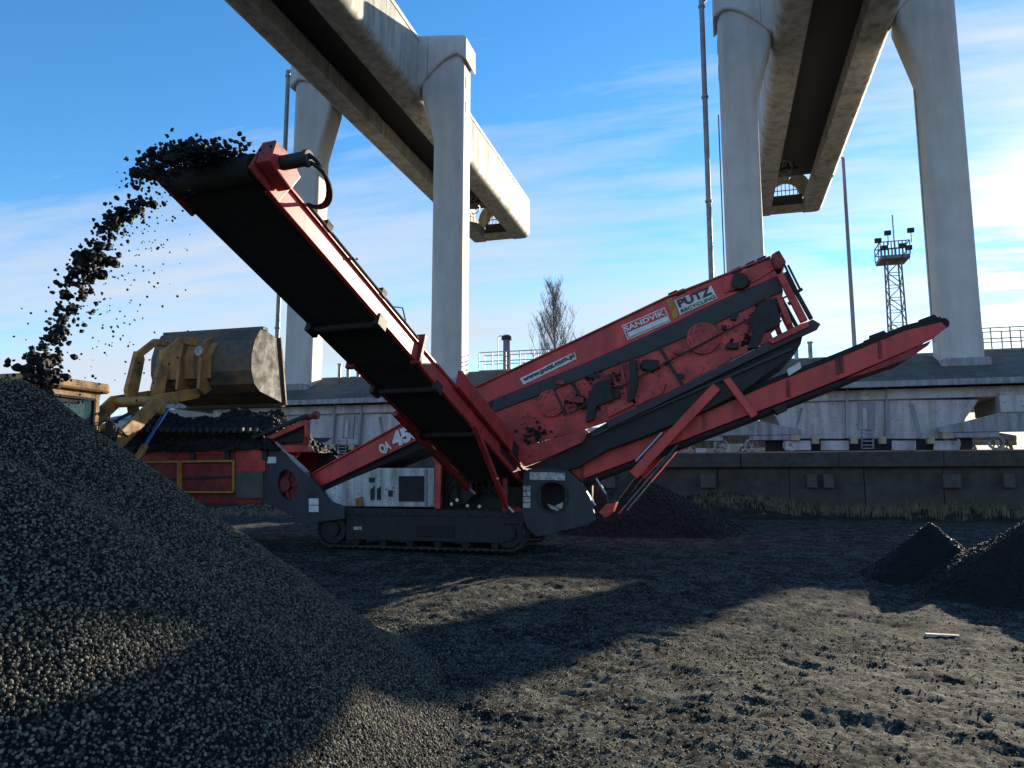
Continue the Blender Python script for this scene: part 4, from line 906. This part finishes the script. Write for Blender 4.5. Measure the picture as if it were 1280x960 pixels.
        for i in range(n):
            th = math.atan2(hole[i][1] - c[1], hole[i][0] - c[0]); d = (math.cos(th), math.sin(th)); best = 9
            for k in range(len(outp)):
                (x1, z1), (x2, z2) = outp[k], outp[(k + 1) % len(outp)]; ex, ez = x2 - x1, z2 - z1; den = d[0] * ez - d[1] * ex
                if abs(den) < 1e-9: continue
                t = ((x1 - c[0]) * ez - (z1 - c[1]) * ex) / den; u = ((x1 - c[0]) * d[1] - (z1 - c[1]) * d[0]) / den
                if t > 0 and 0 <= u <= 1: best = min(best, t)
            po = (c[0] + d[0] * best, c[1] + d[1] * best); ph = hole[i]
            vs += [(po[0], y0, po[1]), (ph[0], y0, ph[1]), (po[0], y0 + .12, po[1]), (ph[0], y0 + .12, ph[1])]
        for i in range(n): A, B = 4 * i, 4 * ((i + 1) % n); fs += [(A, A + 1, B + 1, B), (A + 2, B + 2, B + 3, A + 3), (A, B, B + 2, A + 2), (A + 1, A + 3, B + 3, B + 1)]
        m = MB(); m.add(vs, fs); rf = part(m, 'rear_frame', 'slate_blue', None, 0)
        if sub:
            m = MB(); m.px([(662, 590), (706, 591), (706, 600.5), (662, 599.5)], MY - .03, .02); part(m, 'notice_plate', 'label_white', rf, 0)
            for k in range(4):
                m = MB(); y = 607 + k * 7.2; m.px([(654, y), (663, y), (663, y + 6), (654, y + 6)], MY - .03, .02); part(m, 'warning_label', 'label_white', rf, 0)
            m = MB(); m.ring((c[0], MY - .02, c[1]), (0, 1, 0), .36, .31, .03, 24); part(m, 'hole_rim', 'black_steel', rf, 0)
    m = MB(); m.px([(660, 600), (740, 600), (740, 650), (668, 664), (656, 640)], MY + .9, .2); part(m, 'rear_bulkhead', 'black_steel')
    m = MB(); m.px([(684, 630), (700, 636), (694, 632), (703, 628), (701, 640), (688, 636)], MY + .5, .1); part(m, 'guard_lip', 'sign_white', None, .004)
    # --- dark machinery in the middle: hydraulic block, wheel, hoses
    a = P(548, 580, MY + .5); b = P(655, 640, MY + .5)
    m = MB(); m.box((a.x, MY + .6, .9), (b.x, MY + 2.2, 2.5)); part(m, 'hydraulic_block', 'black_steel', None, .05)
    m = MB(); c = P(574, 612, MY + .3); m.ring(c, (0, 1, 0), .33, .29, .07, 26); m.cyl(c + Vector((0, .06, 0)), (0, 1, 0), .28, .1, 20); part(m, 'fan_guard', 'black_steel', None, 0)
    m = MB(); m.px([(540, 569), (549, 566), (552, 580), (550, 636), (543, 636), (544, 585)], MY - .02, .12); part(m, 'red_post', 'red', None, .01)
    m = MB(); m.px([(546, 572), (556, 560), (577, 574), (582, 590), (565, 592), (553, 585)], MY + .15, .3); part(m, 'red_gusset', 'red_dark')
    m = MB(); m.px([(628, 584), (634, 582), (634, 634), (652, 634), (652, 640), (628, 640)], MY + .1, .1); part(m, 'red_bracket', 'red_dark')
    m = MB(); m.px([(612, 545), (640, 552), (652, 575), (650, 600), (620, 600)], MY + .25, .5); part(m, 'pivot_block', 'black_steel', None, .03)
    rnd = random.Random(8)
    for i in range(14):
        a = P(rnd.uniform(556, 640), rnd.uniform(560, 600), MY + .4); b = P(rnd.uniform(560, 645), rnd.uniform(612, 638), MY + .45); k = (a + b) / 2 + Vector((rnd.uniform(-.25, .25), -.2, -.1))
        m = MB(); m.tube([a, a.lerp(k, .6) + Vector((0, 0, .05)), k, b.lerp(k, .4), b], .022, 7); part(m, 'hose', 'rubber', None, 0, True)
    for x, y in ((565, 630), (585, 632), (600, 633), (572, 625)):
        m = MB(); m.cyl(P(x, y, MY + .2), (0, 1, 0), .04, .08, 10); part(m, 'fitting', 'steel', None, .004)
    m = MB(); m.tube([P(581, 587, MY + .1), P(640, 588, MY + .1)], .035, 8); part(m, 'cross_shaft', 'steel', None, 0)
    # --- side stockpile conveyor reaching towards the camera
    h = Vector((-5.57, 6.76, 5.07)); f = Vector((-4.72, 15.75, 1.42)); a = (f - h).normalized(); u = Vector((-a.y, a.x, 0)).normalized()
    if u.x < 0: u = -u
    n = u.cross(a).normalized()
    if n.z < 0: n = -n
    Ln = (f - h).length; W = 1.25
    C = lambda t, s, z: h + a * t + u * s + n * z
    def slab(t0, t1, s0, s1, z0, z1):
        m = MB(); m.add([C(t0, s0, z0), C(t1, s0, z0), C(t1, s1, z0), C(t0, s1, z0), C(t0, s0, z1), C(t1, s0, z1), C(t1, s1, z1), C(t0, s1, z1)], [(0, 3, 2, 1), (4, 5, 6, 7), (0, 1, 5, 4), (1, 2, 6, 5), (2, 3, 7, 6), (3, 0, 4, 7)]); return m
    for s in (-1, 1):
        s0, s1 = s * (W / 2 - .07), s * W / 2
        o = part(slab(.35, 4.3, s0, s1, .02, .30), 'conveyor_side', 'red_clean' if s > 0 else 'black_steel'); lo = part(slab(4.32, Ln, s0, s1, .02, .34), 'conveyor_side', 'red' if s > 0 else 'red_dark')  # left side's shade painted as black and dark red
        part(slab(.3, Ln - .2, s0 - s * .02, s1 + s * .03, .305, .33), 'side_flange', 'red_clean', o, 0)
        m = slab(4.22, 4.30, s0 - s * .03, s1 + s * .07, -.03, .52); part(m, 'hinge_plate', 'red_dark', None, .01)
    part(slab(.18, Ln, -W / 2 + .08, W / 2 - .08, .04, .065), 'return_belt', 'rubber', None, 0)
    part(slab(.12, Ln, -W / 2 + .09, W / 2 - .09, .27, .30), 'carry_belt', 'rubber', None, 0)
    part(slab(.3, Ln, -W / 2 + .02, -W / 2 + .06, .32, .50), 'skirt_board', 'rubber', None, 0); part(slab(.5, Ln, W / 2 - .06, W / 2 - .02, .335, .40), 'skirt_board', 'rubber', None, 0)
    m = MB(); m.cyl(C(.12, 0, .17), u, .17, W - .12, 24); part(m, 'head_drum', 'rubber', None, 0, True)
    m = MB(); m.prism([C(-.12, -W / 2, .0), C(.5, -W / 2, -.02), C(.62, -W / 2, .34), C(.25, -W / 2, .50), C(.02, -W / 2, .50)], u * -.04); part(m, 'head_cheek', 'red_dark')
    m = MB(); m.prism([C(-.05, W / 2, .0), C(.5, W / 2, -.02), C(.62, W / 2, .34), C(.3, W / 2, .48), C(.0, W / 2, .40)], u * .04); part(m, 'head_cheek', 'red')
    m = MB(); m.prism([C(-.02, W / 2 + .05, .10), C(.42, W / 2 + .05, .06), C(.50, W / 2 + .05, .34), C(.22, W / 2 + .05, .44), C(-.04, W / 2 + .05, .40)], u * .20); gb = part(m, 'gear_box', 'red', None, .02)
    m = MB(); m.cyl(C(.17, W / 2 + .40, .24), u, .085, .36, 18); m.cyl(C(.17, W / 2 + .59, .24), u, .10, .06, 18); part(m, 'hydraulic_motor', 'black_steel', None, .008, True)
    for k in range(2):
        p0 = C(.15 + .06 * k, W / 2 + .60, .28 - .06 * k); p3 = C(.95, W / 2 + .02, .36); pts = []
        p1 = p0 + u * (.28 + .05 * k) - n * .12 + a * .15; p2 = p3 + u * (.38 + .05 * k) - n * (.15 + .05 * k) + a * .15
        for i in range(13):
            t = i / 12; pts.append(p0 * (1 - t) ** 3 + p1 * 3 * t * (1 - t) ** 2 + p2 * 3 * t * t * (1 - t) + p3 * t ** 3)
        m = MB(); m.tube(pts, .024, 8); part(m, 'hydraulic_hose', 'rubber', None, 0, True)
    m = MB(); m.tube([C(.95, W / 2 + .03, .36), C(4.1, W / 2 + .03, .36)], .02, 7); part(m, 'hose_run', 'rubber', None, 0)
    for t in (1.35, 2.85):
        m = MB(); m.add(*((lambda q: (q.v, q.f))(slab(t, t + .14, W / 2 - .04, W / 2 + .05, .34, .46)))); part(m, 'roller_bracket', 'black_steel', None, .008)
    m = MB(); m.tube([C(3.2, W / 2 + .02, .36), C(3.45, W / 2 + .05, .50), C(3.7, W / 2 + .02, .36)], .012, 6); part(m, 'cable_loop', 'rubber', None, 0)
    for t in (3.1, 5.1, 6.9):                           # return idlers under the frame
        m = MB(); m.cyl(C(t, 0, -.02), u, .05, W - .2, 14); part(m, 'return_idler', 'rubber', None, 0, True)
        for s in (-1, 1):
            m = slab(t - .12, t + .12, s * (W / 2 - .07), s * (W / 2 + .02), -.09, .10); part(m, 'idler_bracket', 'black_steel', None, .01)
    # lower chute walls and props of the side conveyor
    part(slab(5.6, 8.4, W / 2 + .03, W / 2 + .12, .28, .62), 'chute_wall', 'red'); part(slab(5.6, 8.4, -W / 2 - .12, -W / 2 - .03, .28, .62), 'chute_wall', 'red')
    m = slab(8.0, 9.7, -W / 2, W / 2, .1, .7); part(m, 'loading_boot', 'black_steel', None, .03)
    for s, t, px, py, w, mt in ((1, 6.55, 633, 633, .10, 'red'), (-1, 6.0, 585, 610, .11, 'red_dark')):
        m = MB(); m.bar(C(t, s * (W / 2 + .06), .02), P(px, py, MY - .08), w, .10, u); part(m, 'conveyor_prop', mt, None, .008)
        m = MB(); q = P(px, py, MY - .08); m.tube([q, q.lerp(P(px + 8, py + 8, MY), 1.0)], .05, 8); part(m, 'prop_pin', 'steel', None, 0)
    # coal riding on the belt
    rnd = random.Random(2); m = MB()
    for i in range(900):
        t = rnd.uniform(-.02, 5.0); m.lump(C(t, rnd.gauss(0, .2), .33 + rnd.uniform(0, .10)), rnd.uniform(.014, .032), i)
    o = m.build('belt_load', 'coal'); o['kind'] = 'stuff'; o['label'] = 'coarse black material riding up the side conveyor belt'; o['category'] = 'gravel'
    # --- falling stream
    m = MB(); g = 9.81; d0 = (-a).normalized(); v = 2.45; p0 = C(.10, 0, .30); land = 2.6; rnd = random.Random(6)
    tmax = 1.02; clumps = []
    for k in range(34): clumps.append((rnd.random() ** .85 * tmax, rnd.uniform(.10, .24)))
    def at(t, dv, off): q = p0 + (d0 * v + dv) * t + off; return q - Vector((0, 0, .5 * g * t * t))
    for k, (tc, w) in enumerate(clumps):
        dv0 = Vector((rnd.gauss(0, .09), rnd.gauss(0, .09), rnd.gauss(0, .10))); spread = .03 + .04 * rnd.random()
        for i in range(int(30 * w / .16)):
            t = tc + rnd.gauss(0, .022); q = at(max(0, t), dv0, Vector((rnd.gauss(0, .17 if tc < .25 else .10), rnd.gauss(0, spread), rnd.gauss(0, spread + .02))))
            if q.z > 1.9: m.lump(q, rnd.uniform(.010, .030), k * 100 + i)
        for i in range(rnd.randint(2, 6)):
            q = at(max(0, tc + rnd.gauss(0, .018)), dv0, Vector((rnd.gauss(0, .07), rnd.gauss(0, spread), rnd.gauss(0, spread))))
            if q.z > 2.0: m.lump(q, rnd.uniform(.022, .058), k * 100 + i + 50, rnd.uniform(.6, 1.2), 2)
    for i in range(700):                               # dense lip just off the drum
        t = rnd.random() ** 1.3 * .30; m.lump(at(t, Vector((rnd.gauss(0, .08), 0, rnd.gauss(0, .06))), Vector((rnd.gauss(0, .26), rnd.gauss(0, .03), rnd.gauss(0, .05)))), rnd.uniform(.012, .032), i + 9000)
    for i in range(620):                               # stray bits that lag behind
        t = rnd.random() ** .7 * tmax; q = at(t, d0 * -abs(rnd.gauss(0, .55)) + Vector((rnd.gauss(0, .3), 0, rnd.gauss(0, .15))), Vector((rnd.gauss(0, .2), 0, 0)))
        if q.z > 1.5: m.lump(q, rnd.uniform(.005, .014), i + 20000)
    o = m.build('falling_gravel', 'coal'); o['kind'] = 'stuff'; o['label'] = 'stream of dark clods thrown off the conveyor head onto the pile'; o['category'] = 'gravel'
    # --- coal heaped in the hopper
    cx = (hx0 + hx1) / 2 + .2; X = np.linspace(hx0 + .1, hx1 + .5, 90); Yg = np.linspace(MY - .2, MY + 2.5, 60)
    def hh(x, y):
        e = np.clip(np.minimum(x - hx0 - .1, hx1 + .5 - x) / 1.2, 0, 1) ** .6 * np.clip(np.minimum(y - MY + .2, MY + 2.5 - y) / .8, 0, 1) ** .5
        return zt + .05 + e * (.62 + .45 * vnoise(x * 1.7, y * 1.7, 77) + .30 * vnoise(x * 4.0, y * 4.0, 78)) + .05 * vnoise(x * 12, y * 12, 79) - .3 * (1 - e)
    ob, co = grid_mesh('coal_load', X, Yg, hh); ob.data.materials.append(MATS['coal']); tag(ob, 'uneven heap of black coal filling the red hopper under the bucket', 'coal'); pebbles(ob, co[:, 0] * 0 + 110, .02, .10, 'coal', 5)
    return root
build_screener()

# ------------------------------------------------------------------ wheel loader
def build_loader():
    LX = -13.75; root = thing('wheel_loader', 'worn yellow wheel loader tipping its raised bucket over the hopper', 'loader', (LX, 12.0, 0))
    def part(m, name, mt, parent=None, bevel=.015, smooth=False): return m.build(name, mt, parent or root, root, bevel, smooth)
    # wheels
    for y in (13.3, 9.9):
        for s in (-1, 1):
            c = Vector((LX + s * 1.05, y, .78)); m = MB(); m.ring(c, (1, 0, 0), .78, .42, .55, 36)
            for i in range(26): a = 2 * PI * i / 26; m.bar(c + Vector((-.26, .775 * math.cos(a), .775 * math.sin(a))), c + Vector((.26, .775 * math.cos(a + .12), .775 * math.sin(a + .12))), .07, .06)
            w = part(m, 'tyre', 'rubber', None, 0)
            m = MB(); m.cyl(c, (1, 0, 0), .43, .36, 26); m.cyl(c + Vector((s * .2, 0, 0)), (1, 0, 0), .18, .12, 16); part(m, 'rim', 'yellow', w, .01)
    # rear body and cab
    m = MB(); m.box((LX - .85, 8.4, .9), (LX + .85, 11.2, 1.5)); part(m, 'rear_frame', 'yellow')
    m = MB(); m.prism([(LX - .8, 8.2, 1.45), (LX - .8, 10.6, 1.45), (LX - .8, 10.6, 2.45), (LX - .8, 8.5, 2.25), (LX - .8, 8.2, 2.0)], (1.6, 0, 0)); part(m, 'engine_hood', 'yellow', None, .05)
    cy0, cy1 = 11.05, 12.75; cx0, cx1 = LX - .82, LX + .82; zf, zr = 1.35, P(100, 487, 12).z; 
    rz = P(130, 478, 12.6).z
    m = MB(); m.box((cx0, cy0, zf), (cx1, cy1, zf + .75)); cab = part(m, 'cab_base', 'yellow')
    for x in (cx0, cx1 - .12):
        for y in (cy0, cy1 - .13):
            q = MB(); q.box((x, y, zf + .75), (x + .12, y + .13, rz - .22)); part(q, 'cab_pillar', 'yellow', cab)
        q = MB(); q.box((x, cy0 + .13, rz - .36), (x + .12, cy1 - .13, rz - .22)); part(q, 'cab_rail', 'yellow', cab)
        q = MB(); q.box((x + .05, cy0 + .13, zf + .76), (x + .065, cy1 - .13, rz - .36)); gl = part(q, 'side_window', 'glass_tint', cab, 0)
        # dark rubber surround
        q = MB()
        y0, y1, z0, z1 = cy0 + .14, cy1 - .14, zf + .77, rz - .37; xx = x + .115 if x > LX else x + .005
        for A, B in (((xx, y0, z0), (xx, y1, z0)), ((xx, y1, z0), (xx, y1, z1)), ((xx, y1, z1), (xx, y0, z1)), ((xx, y0, z1), (xx, y0, z0))): q.bar(A, B, .05, .05)
        part(q, 'window_seal', 'rubber', gl, 0)
    for y in (cy0 + .05, cy1 - .065):
        q = MB(); q.box((cx0 + .13, y, zf + .76), (cx1 - .13, y + .015, rz - .3)); part(q, 'windscreen', 'glass_tint', cab, 0)
        q = MB(); q.box((cx0 + .12, y - .04, rz - .36), (cx1 - .12, y + .06, rz - .22)); part(q, 'cab_rail', 'yellow', cab)
    m = MB(); m.box((cx0 - .08, cy0 - .12, rz - .22), (cx1 + .10, cy1 + .18, rz)); rf = part(m, 'cab_roof', 'yellow', cab, .06)
    m = MB(); m.box((cx1 - .02, cy0 + .3, rz - .50), (cx1 - .10, cy1 - .5, rz - .37)); part(m, 'sun_visor', 'rubber', cab, .01)
    m = MB(); m.tube([(cx1 - .3, cy0 + .1, zf + 1.05), (cx1 - .3, cy0 + .55, zf + 1.05), (cx1 - .3, cy0 + .62, zf + 1.0), (cx1 - .3, cy0 + .62, zf + .7)], .03, 8); part(m, 'grab_handle', 'black_steel', cab, 0)
    m = MB(); m.box((LX - .25, cy0 + .4, zf + .6), (LX + .25, cy0 + .55, zf + 1.35)); m.box((LX - .25, cy0 + .5, zf + .55), (LX + .25, cy0 + 1.0, zf + .8)); part(m, 'driver_seat', 'rubber', cab, .05)
    m = MB(); m.ring((LX, cy1 - .45, zf + 1.0), (0, .5, 1), .2, .17, .03, 20); m.bar((LX, cy1 - .42, zf + .6), (LX, cy1 - .45, zf + 1.0), .05); part(m, 'steering_wheel', 'black_steel', cab, 0)
    m = MB(); m.ring((cx1 + .12, cy1 + .12, zf + 1.35), (.3, -1, 0), .2, .17, .03, 18); m.tube([(cx1, cy1, zf + 1.7), (cx1 + .16, cy1 + .12, zf + 1.72), (cx1 + .16, cy1 + .12, zf + .7), (cx1, cy1, zf + .7)], .02, 7); part(m, 'mirror_bracket', 'black_steel', cab, 0)
    m = MB(); m.box((cx1 + .07, cy1 + .10, zf + 1.05), (cx1 + .26, cy1 + .15, zf + 1.5)); part(m, 'mirror', 'black_steel', cab, .02)
    # front frame tower
    ft = MB()
    for s in (-1, 1): ft.prism([(LX + s * .48, 12.9, .7), (LX + s * .48, 14.2, .7), (LX + s * .48, 14.0, 1.6), (LX + s * .48, 13.7, 2.55), (LX + s * .48, 13.2, 2.55), (LX + s * .48, 12.95, 1.6)], (s * -.08, 0, 0))
    ft.box((LX - .45, 12.95, 1.2), (LX + .45, 13.6, 1.9)); ft.box((LX - .45, 13.2, 2.3), (LX + .45, 13.5, 2.5)); ft.box((LX - .4, 13.3, 1.88), (LX + .4, 13.45, 2.32)); part(ft, 'front_frame', 'yellow_sunlit')
    # lift arms
    hinge = Vector((LX, 15.95, P(225, 492, 15.9).z)); piv = Vector((LX, 13.45, 2.45))
    for s in (-1, 1):
        x = LX + s * .62
        A = Vector((x, piv.y, piv.z)); B = Vector((x, hinge.y, hinge.z)); mid = A.lerp(B, .55) + Vector((0, -.15, .32)); d = Vector((s * .1, 0, 0))
        m = MB(); m.prism([A + Vector((0, -.1, -.12)), A + Vector((0, -.14, .10)), mid + Vector((0, -.12, .12)), B + Vector((0, -.05, .12)), B + Vector((0, .12, -.03)), B + Vector((0, .02, -.14)), mid + Vector((0, .15, -.10)), A + Vector((0, .12, -.13))], d); part(m, 'lift_arm', 'yellow')
        m = MB(); c0 = Vector((LX + s * .42, 13.75, 1.25)); c1 = A.lerp(B, .66) + Vector((-s * .15, .1, .0)); cm = c0.lerp(c1, .55)
        m.tube([c0, cm], .085, 14); cb = part(m, 'lift_cylinder', 'yellow', None, 0, True)
        m = MB(); m.tube([cm, c1], .05, 12); part(m, 'cylinder_rod', 'chrome_blue', cb, 0, True)
    m = MB(); q = piv.lerp(hinge, .55) + Vector((0, -.1, .3)); m.tube([q - Vector((.62, 0, 0)), q + Vector((.62, 0, 0))], .13, 14); part(m, 'cross_tube', 'yellow', None, 0, True)
    # bell cranks and links, two of each
    for s in (-1, 1):
        x = LX + s * .40 - .05; bc = q + Vector((0, 0, .05)); tp = Vector((x, 15.05, P(165, 443, 15).z)); bt = Vector((x, 15.0, bc.z - .35))
        m = MB(); m.prism([(x, bt.y - .12, bt.z), (x, bt.y + .14, bt.z), (x, bc.y + .32, bc.z + .2), (x, tp.y + .14, tp.z - .1), (x, tp.y + .05, tp.z + .08), (x, tp.y - .14, tp.z + .06), (x, bc.y - .05, bc.z + .25)], (.13, 0, 0)); part(m, 'bell_crank', 'yellow')
        bk = Vector((x + .06, 16.15, P(205, 430, 16).z)); m = MB(); m.bar(tp + Vector((.06, 0, 0)), tp.lerp(bk, .45) + Vector((.06, 0, .22)), .12, .17); m.bar(tp.lerp(bk, .43) + Vector((.06, 0, .22)), bk, .12, .17); part(m, 'bucket_link', 'yellow')
        m = MB(); c0 = Vector((x + .06, 13.2, 2.4)); c1 = Vector((x + .06, bt.y, bt.z + .1)); cm = c0.lerp(c1, .6); m.tube([c0, cm], .075, 12); cb = part(m, 'tilt_cylinder', 'yellow', None, 0, True)
        m = MB(); m.tube([cm, c1], .042, 10); part(m, 'cylinder_rod', 'chrome_blue', cb, 0, True)
    for i in range(4):
        a = Vector((LX + .3 + i * .1, 13.3, 2.0)); b = Vector((LX + .45 + i * .06, 13.9, 2.5)); k = Vector((LX + .6 + i * .08, 13.3, 2.75)); m = MB(); m.tube([a, a.lerp(k, .7), k, b.lerp(k, .5), b], .025, 7); part(m, 'hose', 'rubber', None, 0, True)
    # bucket: curved shell, opening away from the camera, rolled forward
    zt, zb = P(255, 412, 16.3).z, P(255, 489, 16.3).z; bx0, bx1 = P(196, 445, 16.4).x, P(318, 445, 16.4).x; H_ = zt - zb
    prof = [(.55, 1.0), (.30, .98), (.10, .80), (-.02, .55), (.0, .30), (.14, .10), (.42, -.01), (.9, -.06), (1.55, -.14)]
    pin = [(y + .045 * (1 if i < 6 else 0), z + (.045 if i >= 5 else 0) - (.03 if i < 2 else 0)) for i, (y, z) in enumerate(prof)]
    y0 = 16.25; poly = [(y0 + y, zb + z * H_) for y, z in prof] + [(y0 + y, zb + z * H_) for y, z in reversed(pin)]
    m = MB(); np_ = len(prof)
    for i in range(np_ - 1):
        qd = [prof[i], prof[i + 1], pin[i + 1], pin[i]]; m.prism([(bx0, y0 + y, zb + z * H_) for y, z in qd], (bx1 - bx0, 0, 0))
    bk = part(m, 'bucket_shell', 'bucket_steel', None, 0)
    for x, sgn in ((bx0 - .03, -1), (bx1, 1)):
        m = MB(); m.prism([(x, y0 + y, zb + z * H_) for y, z in prof] + [(x, y0 + 1.2, zb + .9 * H_)], (.035, 0, 0)); ep = part(m, 'end_plate', 'bucket_worn_shaded' if sgn > 0 else 'bucket_steel', bk, .004)
        m = MB(); m.bar((x + .02, y0 + 1.2, zb + .95 * H_), (x + .02, y0 + 1.6, zb - .16 * H_), .07, .14, (1, 0, 0)); part(m, 'side_cutter', 'bucket_steel', bk, .01)
    m = MB(); m.box((bx0 - .05, y0 + .38, zt - .02), (bx1 + .06, y0 + .62, zt + .07)); part(m, 'spill_guard', 'bucket_steel', bk, .01)
    m = MB(); m.prism([(LX - .85, y0 + .12, zb + .78 * H_), (LX + 1.0, y0 + .12, zb + .78 * H_), (LX + .9, y0 - .02, zb + .55 * H_), (LX + .85, y0 + .04, zb + .2 * H_), (LX - .7, y0 + .04, zb + .2 * H_), (LX - .75, y0 - .02, zb + .55 * H_)], (0, -.06, 0)); part(m, 'back_plate', 'rust_yellow', bk, .01)
    for x in (LX - .62, LX - .05, LX + .62):
        m = MB(); m.prism([(x, y0 + .3, zb + .92 * H_), (x, y0 - .1, zb + .80 * H_), (x, y0 - .22, zb + .5 * H_), (x, y0 - .25, zb + .02 * H_), (x, y0 + .0, zb - .06 * H_), (x, y0 + .3, zb + .05 * H_)], (.09, 0, 0)); part(m, 'bucket_ear', 'rust_yellow', bk, .01)
    c = Vector((LX + .62 + .03, y0 - .12, zb + .62 * H_)); m = MB(); m.cyl(c + Vector((-.02, -.12, 0)), (0, 1, 0), .13, .02, 18); part(m, 'round_sticker', 'label_white', bk, 0)
    m = MB(); m.box((bx0, y0 + 1.4, zb - .19 * H_), (bx1, y0 + 1.66, zb - .13 * H_)); part(m, 'cutting_edge', 'bucket_worn_shaded', bk, .01)
build_loader()
